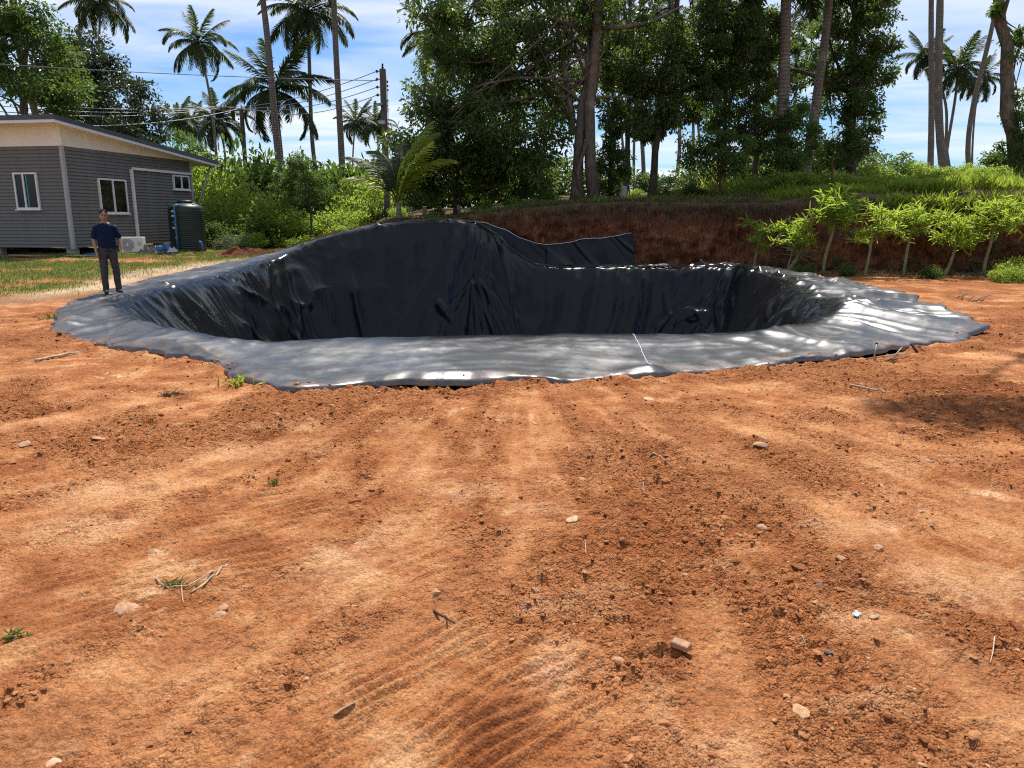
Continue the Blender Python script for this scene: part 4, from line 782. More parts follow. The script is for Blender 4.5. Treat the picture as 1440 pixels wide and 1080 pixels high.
# ------------------------------------------------------------------ grasses
def blades(name, pts, h, w, mat, r, lean=.5, kind='stuff', label=None):
    n = len(pts); a = r.uniform(0, 6.28, n); ln = r.uniform(0, lean, n) * h; c = np.stack([np.cos(a), np.sin(a), 0 * a], 1); b = np.stack([-np.sin(a), np.cos(a), 0 * a], 1)
    w = np.broadcast_to(w, (n,))[:, None]; up = np.array([0, 0, 1.0])
    V = np.stack([pts - b * w, pts + b * w, pts + c * (ln * .4)[:, None] + up * (h * .6)[:, None] + b * w * .7, pts + c * ln[:, None] + up * (h * .95)[:, None]], 1).reshape(-1, 3)
    k = np.arange(n)[:, None] * 4; o = obj(name, npmesh(name, V, [np.vstack([k + np.array([[0, 1, 2]]), k + np.array([[0, 2, 3]])])]), mat)
    return tag(o, label, 'grass', None, kind)
r = np.random.default_rng(77)
x = r.uniform(-24, -7.5, 110000); y = r.uniform(15, 31, 110000); do, _ = pit_mask(x, y)
den = sst(-.65, .10, fbm(x * .45, y * .45, 3, 91) + .5 * noise(x * 2.2, y * 2.2, 92)) * sst(15.2, 17.5, y + .9 * noise(x * .6, y * .6, 95)) * sst(-7.6, -9.6, x + .5 * noise(x, y, 96)) * sst(.3, 1.3, do)
den *= 1 - .85 * np.exp(-((do - .95 - .5 * noise(x * .3, y * .3, 97)) / .75) ** 2)
k = r.uniform(0, 1, len(x)) < den; x, y = x[k], y[k]
blades('lawn_grass', np.stack([x, y, ground_h(x, y) - .01], 1), r.uniform(.03, .11, len(x)), .008, M['grass'], r, .9, label='patchy mown grass between the house and the pond')
x = r.uniform(-9.5, 27, 45000); y = brow_y(x) + np.abs(r.normal(0, 1.6, len(x))) + .0; k = r.uniform(0, 1, len(x)) < (.05 + .8 * sst(-.15, .35, noise(x * .9, y * .9, 131))) * sst(-9.5, -7, x); x, y = x[k], y[k]
blades('dry_grass', np.stack([x, y, macro(x, y) - .02], 1), r.uniform(.04, .16, len(x)), .010, M['straw_dark'], r, 1.6, label='dry straw and leaf litter along the top of the bank')
x = r.uniform(7.5, 30, 36000); y = brow_y(x) + 2.5 + .05 * (x - 8) + np.abs(r.normal(0, 1.7, len(x))); k = r.uniform(0, 1, len(x)) < .35 + .6 * sst(-.3, .3, noise(x * .7, y * .7, 132)); x, y = x[k], y[k]
blades('tall_grass', np.stack([x, y, macro(x, y) - .03], 1), r.uniform(.2, .62, len(x)) * (.7 + .5 * noise(x * .5, y * .5, 133)), .014, M['grass_tall'], r, .8, label='bright tall grass on the rise behind the right bank')
x = r.uniform(-3, 8.5, 15000); y = brow_y(x) + .6 + np.abs(r.normal(0, 2.0, len(x))); k = r.uniform(0, 1, len(x)) < sst(-.1, .5, noise(x * .8, y * .8, 134)) * .8; x, y = x[k], y[k]
blades('shade_grass', np.stack([x, y, macro(x, y) - .03], 1), r.uniform(.08, .30, len(x)), .012, M['grass'], r, .9, label='shaded weeds and grass under the trees on the bank')
# roots and dead grass hanging over the edge of the bank
x = r.uniform(-.5, 24, 9000); x = x[noise(x * .8, x * 0, 161) + .5 * noise(x * 3, x * 0, 162) > r.uniform(-.5, .6, len(x))]; hz = np.abs(r.normal(0, .35, len(x))); z = brow_z(x) - hz * .8 + .05; y = brow_y(x) - .30 - r.uniform(0, .18, len(x)) - .12 * hz
A = np.stack([r.normal(0, .35, len(x)), -np.abs(r.normal(0, .25, len(x))), -1 + 0 * x], 1); V, F = leaf_arrays(np.stack([x, y, z], 1), A, r.uniform(.10, .34, len(x)), .05, False, r)
tag(obj('hanging_roots', npmesh('hanging_roots', V, F), M['straw_dark']), 'fine roots and dead grass hanging over the edge of the bank', 'roots', kind='stuff')
# bright grass growing over the brow at the far right, litter at its foot
x = np.concatenate([r.normal(c, s, 420) for c, s in ((12.2, .5), (13.6, .7), (15.2, .7), (17, .9), (11.2, .25))]); y = brow_y(x) + r.normal(-.05, .30, len(x)); z = np.where(y < brow_y(x) + .05, brow_z(x) - np.clip(brow_y(x) - y, 0, 1) * 1.1, macro(x, y))
A = np.stack([r.normal(0, .6, len(x)), r.normal(-.5, .5, len(x)), r.uniform(.1, 1, len(x))], 1); V, F = leaf_arrays(np.stack([x, y - .1, z], 1), A, r.uniform(.2, .5, len(x)), .06, True, r)
tag(obj('brow_grass', npmesh('brow_grass', V, F), M['grass_tall']), 'bright grass tufts spilling over the brow of the right bank', 'grass', kind='stuff')
x = r.uniform(7.5, 22, 5200); y = brow_y(x) - .45 - np.abs(r.normal(0, .75, len(x))); do, _ = pit_mask(x, y); k = do > .35; x, y = x[k], y[k]
A = np.stack([r.normal(size=len(x)), r.normal(size=len(x)), r.uniform(-.1, .35, len(x))], 1); V, F = leaf_arrays(np.stack([x, y, ground_h(x, y) + .015], 1), A, r.uniform(.07, .20, len(x)), .3, True, r)
tag(obj('leaf_litter', npmesh('leaf_litter', V, F), M['straw']), 'dead leaves lying at the foot of the right bank', 'leaf litter', kind='stuff')
x = r.uniform(7.8, 22, 2600); t_ = r.uniform(.02, .75, len(x)) ** 1.5; y = brow_y(x) - .50 + .25 * t_ - .15; k = noise(x * .8, t_ * 2, 141) > .02; x, y, t_ = x[k], y[k], t_[k]
A = np.stack([r.normal(size=len(x)), -np.abs(r.normal(size=len(x))), r.normal(0, .5, len(x))], 1); V, F = leaf_arrays(np.stack([x, y - .12, brow_z(x) * t_], 1), A, r.uniform(.08, .20, len(x)), .5, True, r)
tag(obj('bank_weeds', npmesh('bank_weeds', V, F), M['leaf_pale']), 'small weeds and creepers growing on the face of the right bank', 'weeds', kind='stuff')

# ------------------------------------------------------------------ house (local x runs along the right wall, local y along the left wall)
HU = np.array([.17, .985]); HU /= np.linalg.norm(HU); HC = (-15.9, 28.0); HZ = gzm(*HC) - .02
LW, LL, ZB, ZS = 7.8, 9.5, .36, 3.90
house = thing('house', (HC[0], HC[1], HZ), math.atan2(HU[1], HU[0]), 'grey weatherboard house with sloping dark metal roof at the left edge', 'house')
MB().box((LW / 2, LL / 2, (ZB + ZS) / 2), (LW - .06, LL - .06, ZS - ZB)).build('wall_core', M['dark'], house)
def ztop(x): return 4.63 - .0835 * (x + .9)                      # underside of the roof
npl = 29; ph = (ZS - ZB) / npl
def plank(p0, p1, z, nrm):
    b = MB(); n = Vector(nrm); a, c = Vector(p0), Vector(p1); pts = [a + n * .002, a + n * .050, a + n * .012 + Vector((0, 0, ph)), a + n * .002 + Vector((0, 0, ph))]
    return b.prism([p + Vector((0, 0, z)) for p in pts], c - a)
b0 = plank((0.05, 0, 0), (LW - .05, 0, 0), 0, (0, -1, 0)).build('plank', M['siding'], house); b1 = plank((0, LL, 0), (0, 0.05, 0), 0, (-1, 0, 0)).build('plank', M['siding'], house)
for k in range(npl):
    for src in (b0, b1):
        o = src if k == 0 else obj('plank', src.data, None, house); o.location = (0, 0, ZB + k * ph)
MB().box((-.01, -.01, (ZB + ZS) / 2 - .02), (.12, .12, ZS - ZB + .06)).build('corner_board', M['trim_grey'], house)
MB().box((LW - .02, -.03, (ZB + ZS) / 2), (.10, .08, ZS - ZB)).build('corner_board', M['trim_grey'], house)
MB().prism([(0, -.03, ZS), (LW, -.03, ZS), (LW, -.03, max(ztop(LW), ZS + .01)), (0, -.03, ztop(0))], (0, .06, 0)).build('gable_panel', M['beige'], house)
MB().prism([(-.035, -.05, ZS), (-.035, LL, ZS), (-.035, LL, ztop(0)), (-.035, -.05, ztop(0))], (.06, 0, 0)).build('gable_panel', M['beige'], house)
X0, X1, Y0, Y1 = -.85, 9.3, -.55, LL + .6
roof = MB().prism([(X0 - .02, Y0 - .02, ztop(X0) + .22), (X1 + .02, Y0 - .02, ztop(X1) + .22), (X1 + .02, Y0 - .02, ztop(X1) + .062), (X0 - .02, Y0 - .02, ztop(X0) + .062)], (0, Y1 - Y0 + .04, 0)).build('roof', M['roof'], house)
for k in range(26):
    yk = Y0 + .1 + k * .4; MB().prism([(X0, yk, ztop(X0) + .221), (X0, yk + .05, ztop(X0) + .26), (X0, yk + .10, ztop(X0) + .221)], (X1 - X0, 0, ztop(X1) - ztop(X0))).build('rib', M['roof'], roof)
MB().prism([(X0, Y0, ztop(X0) + .060), (X1, Y0, ztop(X1) + .060), (X1, Y0, ztop(X1) - .04), (X0, Y0, ztop(X0) - .04)], (0, .03, 0)).build('fascia', M['white_paint'], house)
MB().box((X0 + .015, (Y0 + Y1) / 2 + .02, ztop(X0) + .01), (.03, Y1 - Y0 - .04, .098)).build('fascia', M['white_paint'], house)
MB().prism([(X0 + .03, Y0 + .03, ztop(X0) - .01), (X1, Y0 + .03, ztop(X1) - .01), (X1, Y0 + .03, ztop(X1) + .02), (X0 + .03, Y0 + .03, ztop(X0) + .02)], (0, Y1 - Y0 - .06, 0)).build('soffit', M['beige'], house)
def window(p, w, h, face, split=.5, cur=False):
    """p = lower left corner on the wall, face 'r' (right wall) or 'l' (left wall)"""
    W_ = bpy.data.objects.new('window', None); link(W_, house); W_.location = p; W_.rotation_euler = (0, 0, 0 if face == 'r' else -math.pi / 2)
    f = .06
    for c, s in (((w / 2, -.045, f / 2), (w, .09, f)), ((w / 2, -.045, h - f / 2), (w, .09, f)), ((f / 2, -.045, h / 2), (f, .088, h - 2 * f)), ((w - f / 2, -.045, h / 2), (f, .088, h - 2 * f)), ((w * split, -.05, h / 2), (.06, .086, h - 2 * f))):
        MB().box(c, s).build('frame', M['white_paint'], W_)
    MB().box((w / 2, -.06, -.02), (w + .08, .14, .04)).build('sill', M['white_paint'], W_)
    for a, c in ((f, w * split - .03), (w * split + .03, w - f)):
        MB().box(((a + c) / 2, -.042 if a == f else -.05, h / 2), (c - a - .002, .012, h - 2 * f - .002)).build('pane', M['glass'], W_)
    if cur: MB().box((w * split + .11, -.059, h / 2), (.05, .003, h - 2 * f - .02)).build('curtain_edge', M['curtain'], W_)
window((1.59, -.02, 1.58), 1.58, 1.30, 'r'); window((6.35, -.02, 2.62), 1.2, .62, 'r')
window((-.02, 2.02, 1.72), .95, 1.28, 'l', .42, True)
pipe = [(3.58, -.10, ZB + .02), (3.58, -.10, 3.30), (3.65, -.10, 3.34), (LW + .02, -.10, 3.34)]
for a, c in ((pipe[0], pipe[1]), (pipe[2], pipe[3])):
    MB().box(((a[0] + c[0]) / 2, -.085, (a[2] + c[2]) / 2), (max(.10, c[0] - a[0]), .09, max(.10, c[2] - a[2]))).build('conduit', M['white_paint'], house)
for p in ((.18, .18), (2.7, .15), (5.2, .15), (7.5, .15), (.15, 3.2), (.15, 6.3), (.15, 9.2)):
    MB().box((p[0], p[1], ZB / 2 - .06), (.30, .30, ZB + .12)).build('pier', M['concrete'], house, bevel=.01)
tubes('roof_strut', [(np.array([[LW, -.25, 1.9], [X1 - .3, -.3, ztop(X1) - .02]]), [.045, .045], 8)], M['metal_grey'], house)
MB().box((LW + .0, -.20, 1.9), (.16, .20, .08)).build('strut_bracket', M['metal_grey'], house)
def hloc(a, b, dz=0):
    p = house_m @ Vector((a, b, 0)); return (p.x, p.y, gz(p.x, p.y) + dz)
house_m = Matrix.Translation((HC[0], HC[1], HZ)) @ Matrix.Rotation(math.atan2(HU[1], HU[0]), 4, 'Z')
# things around the foot of the house
def gat(px, py, Y, dz=0): g = at(px, py, Y); return (g[0], Y, gz(g[0], Y) + dz)
def tiny(px, Y, dz=0): return gat(px, 350, Y, dz)
p = tiny(187, 29.6); ac = thing('air_conditioner', p, .10, 'beige outdoor air conditioner unit with round fan grille by the grey wall', 'air conditioner')
MB().box((0, 0, .37), (.88, .32, .56)).build('casing', M['ac_white'], ac, bevel=.015)
MB().lathe([(.235, 0), (.235, .012), (.05, .02)], 28).build('fan_opening', M['metal_grey'], ac, loc=(-.12, -.163, .37), rot=(math.pi / 2, 0, 0))
for k in range(7):
    rr = .06 + k * .027; a = np.linspace(0, 2 * np.pi, 29); tubes('grille_ring', [(np.stack([-.12 + rr * np.cos(a), np.full(29, -.19), .37 + rr * np.sin(a)], 1), .005, 5)], M['ac_white'], ac)
MB().lathe([(.05, 0), (.05, .012)], 14).build('fan_hub', M['ac_white'], ac, loc=(-.12, -.184, .37), rot=(math.pi / 2, 0, 0))
for k in range(5): MB().box((.31, -.163, .47 - k * .035), (.14, .012, .012)).build('vent_slot', M['metal_grey'], ac)
for s in (-.3, .3): MB().box((s, 0, .045), (.07, .36, .09)).build('foot', M['metal_grey'], ac)
p = tiny(266, 31.3); tank = thing('water_tank', p, 0, 'tall dark green ribbed plastic water tank at the corner of the house', 'water tank')
prof = [(.62, 0), (.66, .04)]
for k in range(19): z = .08 + k * .083; prof += [(.66, z), (.685, z + .028), (.685, z + .052), (.66, z + .078)]
prof += [(.665, 1.70), (.63, 1.80), (.50, 1.88), (.33, 1.93), (.30, 1.93)]
MB().lathe(prof, 48).build('body', M['tank_green'], tank, True)
MB().lathe([(.27, 1.92), (.29, 1.94), (.29, 2.02), (.25, 2.04), (.05, 2.05)], 28).build('lid', M['tank_green'], tank, True)
MB().lathe([(.05, 1.86), (.05, 1.93), (.02, 1.94)], 12, (.42, -.25, 0)).build('air_vent', M['white_paint'], tank)
for k, z in enumerate((1.62, 1.44, 1.20, .98)):
    a = -2.02; MB().box((.692 * math.cos(a) + .03, .692 * math.sin(a), z), (.13, .012, .075), a + math.pi / 2).build('sticker', M['paper'] if k != 2 else M['pipe_blue'], tank)
wp = thing('water_pipe', tiny(250, 30.5), 0, 'blue plastic riser pipe standing in front of the tank\'s left side', 'pipe')
tubes('riser', [(np.array([[0, 0, 0], [0, 0, .8], [0, 0, 1.78]]), .028, 8), (np.array([[0, 0, 1.76], [.06, .06, 1.79], [.14, .2, 1.79]]), .028, 8)], M['pipe_blue'], wp)
for z in (.55, 1.05, 1.5): MB().box((0, 0, z), (.085, .085, .06)).build('coupling', M['pipe_blue'], wp)
sp_ = thing('standpipe', tiny(284, 30.2), 0, 'short blue standpipe with bent top in the grass right of the tank', 'pipe')
tubes('pipe', [(np.array([[.05, 0, 0], [.02, 0, .3], [-.01, 0, .42], [-.06, -.02, .45], [-.10, -.03, .41]]), .035, 8)], M['pipe_blue'], sp_)
pm = thing('water_pump', tiny(229, 30.6), .2, 'small blue water pump on the ground left of the tank', 'water pump')
MB().box((0, 0, .04), (.50, .25, .08)).build('base', M['metal_grey'], pm)
o = MB().lathe([(.02, -.18), (.11, -.17), (.12, 0), (.11, .16), (.03, .18)], 16).build('motor', M['pipe_blue'], pm, True, loc=(-.07, 0, .21), rot=(0, math.pi / 2, 0))
MB().lathe([(.10, .08), (.12, .12), (.12, .34), (.08, .40)], 16, (.2, 0, 0)).build('pressure_vessel', M['pipe_blue'], pm, True)
MB().lathe([(.13, 0), (.13, .012)], 14).build('fan_cover', M['plastic_white'], pm, loc=(-.26, 0, .21), rot=(0, math.pi / 2, 0))
M['heap'] = basic('heap', (.15, .055, .026), .95, .1, .4, 9, 30, .8, .03)
def crumple(name, px, Y, size, mat, label, cat, seed, rz=0):
    r = np.random.default_rng(seed); n = 26; u, v = np.meshgrid(np.linspace(-1, 1, n), np.linspace(-1, 1, n), indexing='ij')
    h = size[2] * np.clip(1 - np.maximum(np.abs(u), np.abs(v)) ** 2.2, 0, 1) * (.7 + .7 * fbm(u * 1.6 + seed, v * 1.6, 3, seed)) + .02
    X_ = u * size[0] / 2 * (1 + .15 * noise(u * 2, v * 2, seed + 1)); Y_ = v * size[1] / 2 * (1 + .15 * noise(u * 2, v * 2, seed + 2))
    o = obj(name, npmesh(name, np.stack([X_, Y_, h], -1).reshape(-1, 3), grid_faces(n, n), False), mat, None, loc=tiny(px, Y, -.02), rot=(0, 0, rz)); return tag(o, label, cat)
crumple('tarpaulin', 208, 29.6, (.9, .5, .45), M['tarp_grey'], 'crumpled grey tarpaulin heaped between air conditioner and pump', 'tarpaulin', 3)
crumple('plastic_sack', 214, 29.3, (.45, .35, .30), M['tarp_grey'], 'grey plastic sack lying against the crumpled tarpaulin', 'sack', 5)
crumple('plastic_sack', 243, 30.2, (.40, .3, .20), M['paper'], 'small white bag on the ground between pump and blue riser pipe', 'sack', 6)
crumple('soil_heap', 347, 27.8, (1.9, 1.0, .34), M['heap'], 'low heap of red soil on the grass left of the embankment', 'soil heap', 8)
crumple('soil_heap', 279, 30.0, (.5, .3, .10), M['heap'], 'tiny heap of red soil beside the short blue standpipe', 'soil heap', 9)
crumple('black_bag', 231, 29.2, (.8, .35, .13), M['dark'], 'flat black sheet of plastic on the ground in front of the pump', 'plastic sheet', 12)
for k, (px, Y, L, rz, lab) in enumerate([(62, 27.0, 2.6, -.10, 'long wooden board lying along the front of the house'), (30, 27.3, 2.2, .12, 'wooden board on the ground under the left window'), (110, 26.6, 1.4, -.05, 'short dark board lying at the house corner')]):
    o = MB().box((0, 0, .05), (L, .22, .04), 0, .008).build('wooden_board', M['wood'] if k < 2 else M['bark_dark'], None, loc=tiny(px, Y), rot=(0, .015, rz)); tag(o, lab, 'board')
o = tubes('blue_pipe', [(np.array([[0, 0, .06], [.5, .05, .09], [1.0, .1, .06]]), .05, 8)], M['pipe_blue']); o.location = tiny(118, 28.2); tag(o, 'blue pipe lying in the shadow under the house corner', 'pipe')
o = MB().box((0, 0, .04), (.55, .40, .08), .2, .01).build('paving_slab', M['concrete'], None, loc=tiny(187, 29.5, -.06)); tag(o, 'concrete slab under the air conditioner', 'slab')

# ------------------------------------------------------------------ power poles and cables
def pole(base, h, label, lean=0, detail=True):
    T = thing('power_pole', base, 0, label, 'power pole', 'power poles'); T.rotation_euler = (0, lean, 0)
    MB().prism([(-.13, -.13, 0), (.13, -.13, 0), (.13, .13, 0), (-.13, .13, 0)], (0, 0, h)).build('shaft', M['pole'], T, bevel=.02)
    for k in range(4):
        z = h - .1 - k * .34; MB().box((-.19, 0, z), (.12, .05, .04)).build('bracket', M['metal_grey'], T); MB().lathe([(.03, -.06), (.06, -.04), (.035, 0), (.06, .04), (.03, .06)], 10, (-.27, 0, z)).build('insulator', M['dark'], T)
    MB().lathe([(.03, 0), (.06, .06), (.03, .12), (.05, .18), (.02, .24)], 10, (0, 0, h)).build('insulator', M['dark'], T)
    if detail:
        MB().box((-.18, -.25, h * .37), (.36, .20, .56)).build('meter_box', M['plastic_white'], T, bevel=.015)
        lp = MB().box((-.06, -.30, h - 2.35), (.30, .22, .18), 0, .02).build('flood_lamp', M['metal_grey'], T); MB().box((-.06, -.415, h - 2.36), (.24, .012, .12)).build('lens', M['plastic_white'], lp)
        MB().box((-.14, -.2, h - 1.55), (.26, .16, .10), .2, .015).build('lamp_bracket', M['metal_grey'], T); MB().box((.22, -.1, h * .52), (.16, .16, .28)).build('switch_box', M['plastic_white'], T)
        tubes('drop_wire', [(np.array([[.16, -.05, h - .3], [.2, -.05, h - 1.4], [.17, -.05, h - 3]]), .012, 5)], M['cable'], T)
        for s in (0, 1, 2): MB().lathe([(.025, -.05), (.05, 0), (.025, .05)], 8, (.2, 0, h - .55 - s * .18)).build('insulator', M['rust'], T)
    return T
PA = foot(545, 37, -.1); ha = at(537, 97, 37)[2] - PA[2]; pole(tuple(PA), ha, 'concrete power pole with grey meter box and lamp beside the young palm', .0)
PBb = foot(350, 60, -.1); hb = at(338, 152, 60)[2] - PBb[2]; T2 = pole(tuple(PBb), hb, 'distant power pole with crossarm in front of the broad low palm', 0, False)
MB().box((-.7, 0, hb - .15), (2.6, .12, .14)).build('crossarm', M['wood'], T2)
for s in (-1.9, -1.5, -1.0, .4): MB().lathe([(.05, -.12), (.10, 0), (.05, .14)], 10, (s, -.02, hb + .03)).build('insulator', M['dark'], T2)
MB().box((-1.6, -.1, hb - .45), (.45, .35, .5)).build('switch_gear', M['dark'], T2)
PCb = np.array([-30.0, 30.0, .1]); pole(tuple(PCb), 7.6, 'power pole beyond the left edge carrying the cables over the house', 0, False)
def cable(p0, p1, sag, label, r_=.012, mat='cable'):
    p0, p1 = np.asarray(p0, float), np.asarray(p1, float); t = np.linspace(0, 1, 26)[:, None]; p = p0 + (p1 - p0) * t; p[:, 2] -= sag * 4 * (t * (1 - t))[:, 0]
    tag(tubes('power_cable', [(p, r_, 5)], M[mat]), label, 'cable', 'power cables')
topA = PA + [-.28, 0, ha]; topB = PBb + [0, 0, hb]; topC = PCb + [.2, 0, 7.6]
for k, (dz, xo_, sg) in enumerate([(-.1, -1.9, .5), (-.44, -1.5, .55), (-.78, -1.0, .6), (-1.12, .4, .7)]):
    cable(topA + [0, 0, dz], topB + [xo_, 0, .1], sg, ['uppermost', 'second', 'third', 'lowest'][k] + ' cable between the concrete pole and the distant pole', .018)
M['cable_light'] = basic('cable_light', (.45, .45, .46), .5, .4, .1)
for k, (xo_, z, sg, lab) in enumerate([(-1.9, -.1, .9, 'uppermost of the cables leaving the distant pole towards the house'), (-1.5, -.44, 1.0, 'second cable leaving the distant pole towards the house'), (-1.0, -.78, 1.1, 'third cable leaving the distant pole towards the house'), (.4, -1.12, 1.5, 'lowest, most sagging cable in front of the mango tree')]):
    cable(topB + [xo_, 0, .1], topC + [0, 0, z], sg, lab, .024, 'cable_light')
cable(topA + [0, 0, -.5], topC + [0, 0, .25], .25, 'long nearly straight cable from the concrete pole to the left edge', .016)
for px, Y, h in ((577, 31.5, .42), (597, 31.3, .40), (645, 31, .42), (876, 29, .62)):
    g = foot(px, Y, -.15); o = MB().box((0, 0, h / 2), (.17, .15, h + .15), .2, .012).build('fence_post', M['concrete'], None, loc=tuple(g), bevel=.01)
    tag(o, {577: 'short concrete stub right of the young palm, leftmost of three', 597: 'short concrete stub, middle of the three on the bank edge', 645: 'short concrete stub under the dark tree, right one of three', 876: 'concrete post stub right of the twin trunks'}[px], 'post', 'concrete stubs on the bank')

# ------------------------------------------------------------------ the man on the edge of the liner
def limb(b, p0, p1, r0, r1, n=10, seg=14, sx=1.0, sy=1.0):
    """tapered capsule; sx, sy squash the section in world x and y"""
    p0, p1 = Vector(p0), Vector(p1); ax = (p1 - p0); L = ax.length; q = ax.to_track_quat('Z', 'Y'); k = len(b.v); rings = []
    prof = [(-r0 * math.cos(a), r0 * math.sin(a)) for a in (.25, .7, 1.15)] + [(L * i / n, r0 + (r1 - r0) * i / n) for i in range(n + 1)] + [(L + r1 * math.cos(a), r1 * math.sin(a)) for a in (1.15, .7, .25)]
    for z, r in prof:
        for i in range(seg):
            a = i / seg * 2 * math.pi; v = q @ Vector((r * math.cos(a), r * math.sin(a), z)); mid = q @ Vector((0, 0, z)); d = v - mid; b.v.append(tuple(p0 + mid + Vector((d.x * sx, d.y * sy, d.z))))
    m = len(prof)
    for p in range(m - 1):
        for i in range(seg): j = (i + 1) % seg; b.f.append((k + p * seg + i, k + p * seg + j, k + (p + 1) * seg + j, k + (p + 1) * seg + i))
    b.f.append(tuple(k + i for i in reversed(range(seg)))); b.f.append(tuple(k + (m - 1) * seg + i for i in range(seg)))
def fuse(b, name, mat, parent, voxel=.012, sm=4):
    me = bpy.data.meshes.new(name); me.from_pydata(b.v, [], b.f); o = bpy.data.objects.new(name, me); COL.objects.link(o)
    m = o.modifiers.new('r', 'REMESH'); m.mode = 'VOXEL'; m.voxel_size = voxel; m.use_smooth_shade = True
    s = o.modifiers.new('s', 'SMOOTH'); s.iterations = sm; s.factor = .5
    dg = bpy.context.evaluated_depsgraph_get(); me2 = bpy.data.meshes.new_from_object(o.evaluated_get(dg)); bpy.data.objects.remove(o); me2.name = name
    me2.polygons.foreach_set('use_smooth', [True] * len(me2.polygons)); me2.materials.clear(); return obj(name, me2, mat, parent)
mp_ = onz(158, 414, .07); mz = liner_z(mp_[0], mp_[1]); MANS = 1.0
man = thing('person', (mp_[0], mp_[1], mz + .004), math.radians(31), 'person in dark blue t-shirt and grey trousers standing on the edge of the liner', 'person')
man.scale = (.90, .92, .945)
# facing -y; x to his left (image right)
HIP, SHO, NECK = .93, 1.42, 1.47
bd = MB()
limb(bd, (0, .01, 1.0), (0, .0, 1.20), .145, .15, 8, 18, 1.0, .68); limb(bd, (0, 0, 1.20), (0, .005, 1.36), .155, .15, 8, 18, 1.08, .66)
limb(bd, (-.13, .01, 1.385), (.13, .01, 1.385), .065, .065); limb(bd, (0, .01, 1.40), (0, -.012, 1.53), .062, .054)
limb(bd, (0, -.012, 1.60), (0, -.005, 1.655), .083, .088, 6, 18, .90, 1.08); limb(bd, (0, -.04, 1.555), (0, -.03, 1.60), .055, .07, 5, 14, 1.0, .9)
limb(bd, (0, -.098, 1.625), (0, -.118, 1.592), .011, .017, 4, 10); limb(bd, (-.03, -.088, 1.642), (.03, -.088, 1.642), .014, .014, 4, 8); limb(bd, (-.02, -.098, 1.556), (.02, -.098, 1.556), .010, .010, 4, 8)
for s in (-1, 1): limb(bd, (s * .080, .005, 1.60), (s * .084, .008, 1.635), .014, .018, 4, 8, .5, 1)
ARM = {-1: [(-.185, .01, 1.385), (-.245, .03, 1.13), (-.225, -.06, .90)], 1: [(.185, .01, 1.385), (.27, .04, 1.14), (.285, -.07, .92)]}
for s, (a, e, w) in ARM.items():
    limb(bd, a, e, .050, .042); limb(bd, e, w, .041, .028); wv = Vector(w); fd = (wv - Vector(e)).normalized(); pe = wv + fd * .09
    limb(bd, wv, pe, .030, .036, 6, 12, .62, 1.0)
    for k, (oy, ln) in enumerate(((-.030, .072), (-.010, .082), (.010, .078), (.028, .06))):
        q0 = pe + Vector((0, oy, 0)); q1 = q0 + (fd + Vector((-s * .12, 0, 0))).normalized() * ln * .55; q2 = q1 + (fd + Vector((-s * .55, -.1, 0))).normalized() * ln * .5; limb(bd, q0, q1, .0095, .009, 4, 8); limb(bd, q1, q2, .009, .0075, 4, 8)
    th0 = wv + fd * .03 + Vector((0, -.028, 0)); th1 = th0 + (fd + Vector((-s * .25, -.75, 0))).normalized() * .045; limb(bd, th0, th1, .013, .010, 4, 8); limb(bd, th1, th1 + (fd + Vector((-s * .2, -.15, 0))).normalized() * .03, .010, .008, 4, 8)
limb(bd, (-.09, 0, .90), (-.105, -.015, .5), .075, .052); limb(bd, (.09, 0, .90), (.125, -.01, .5), .075, .052); limb(bd, (-.105, -.015, .5), (-.11, .02, .09), .05, .034); limb(bd, (.125, -.01, .5), (.14, .02, .09), .05, .034)
limb(bd, (-.11, .02, .07), (-.115, -.12, .045), .036, .034); limb(bd, (.14, .02, .07), (.165, -.11, .045), .036, .034)
body = fuse(bd, 'body', M['skin'], man, .0088, 3)
sh = MB()
limb(sh, (0, .01, .96), (0, .0, 1.18), .172, .172, 8, 20, 1.03, .70); limb(sh, (0, 0, 1.18), (0, .005, 1.345), .166, .158, 8, 20, 1.06, .70); limb(sh, (-.14, .01, 1.385), (.14, .01, 1.385), .078, .078); limb(sh, (0, .008, 1.39), (0, .0, 1.435), .085, .075, 4, 14)
for s, (a, e, w) in ARM.items(): a, e = Vector(a), Vector(e); limb(sh, a + Vector((-s * .07, 0, .005)), a + Vector((-s * .005, 0, -.02)), .070, .068, 6, 14); limb(sh, a + Vector((-s * .005, 0, -.015)), a + (e - a) * .74, .068, .064, 8, 14)
shirt = fuse(sh, 'shirt', M['shirt'], man, .012, 5)
sv = np.empty(len(shirt.data.vertices) * 3, np.float32); shirt.data.vertices.foreach_get('co', sv); sv = sv.reshape(-1, 3).astype(float)
fold = .010 * fbm(sv[:, 0] * 7 + sv[:, 2] * 3, sv[:, 2] * 9, 3, 501) + .008 * ridged(noise(sv[:, 0] * 9 + sv[:, 2] * 6, sv[:, 2] * 4, 502), 3); cdir = sv[:, :2] / (np.linalg.norm(sv[:, :2], axis=1)[:, None] + 1e-6); sv[:, :2] += cdir * fold[:, None]
shirt.data.vertices.foreach_set('co', sv.astype(np.float32).ravel())
tp = MB()
limb(tp, (-.055, 0, .93), (.055, 0, .93), .125, .125, 6, 16, 1.05, .82); limb(tp, (0, .005, .92), (0, .005, 1.0), .15, .15, 5, 18, 1.05, .72)
for s, h, kx, f in ((-1, (-.092, 0, .88), (-.108, -.02, .5), (-.112, .015, .10)), (1, (.092, 0, .88), (.128, -.015, .5), (.142, .015, .10))):
    limb(tp, h, kx, .100, .078); limb(tp, kx, f, .077, .066); limb(tp, (f[0], f[1], .13), (f[0] + .003, f[1] - .01, .075), .068, .064, 4)
tro = fuse(tp, 'trousers', M['trouser'], man, .012, 5)
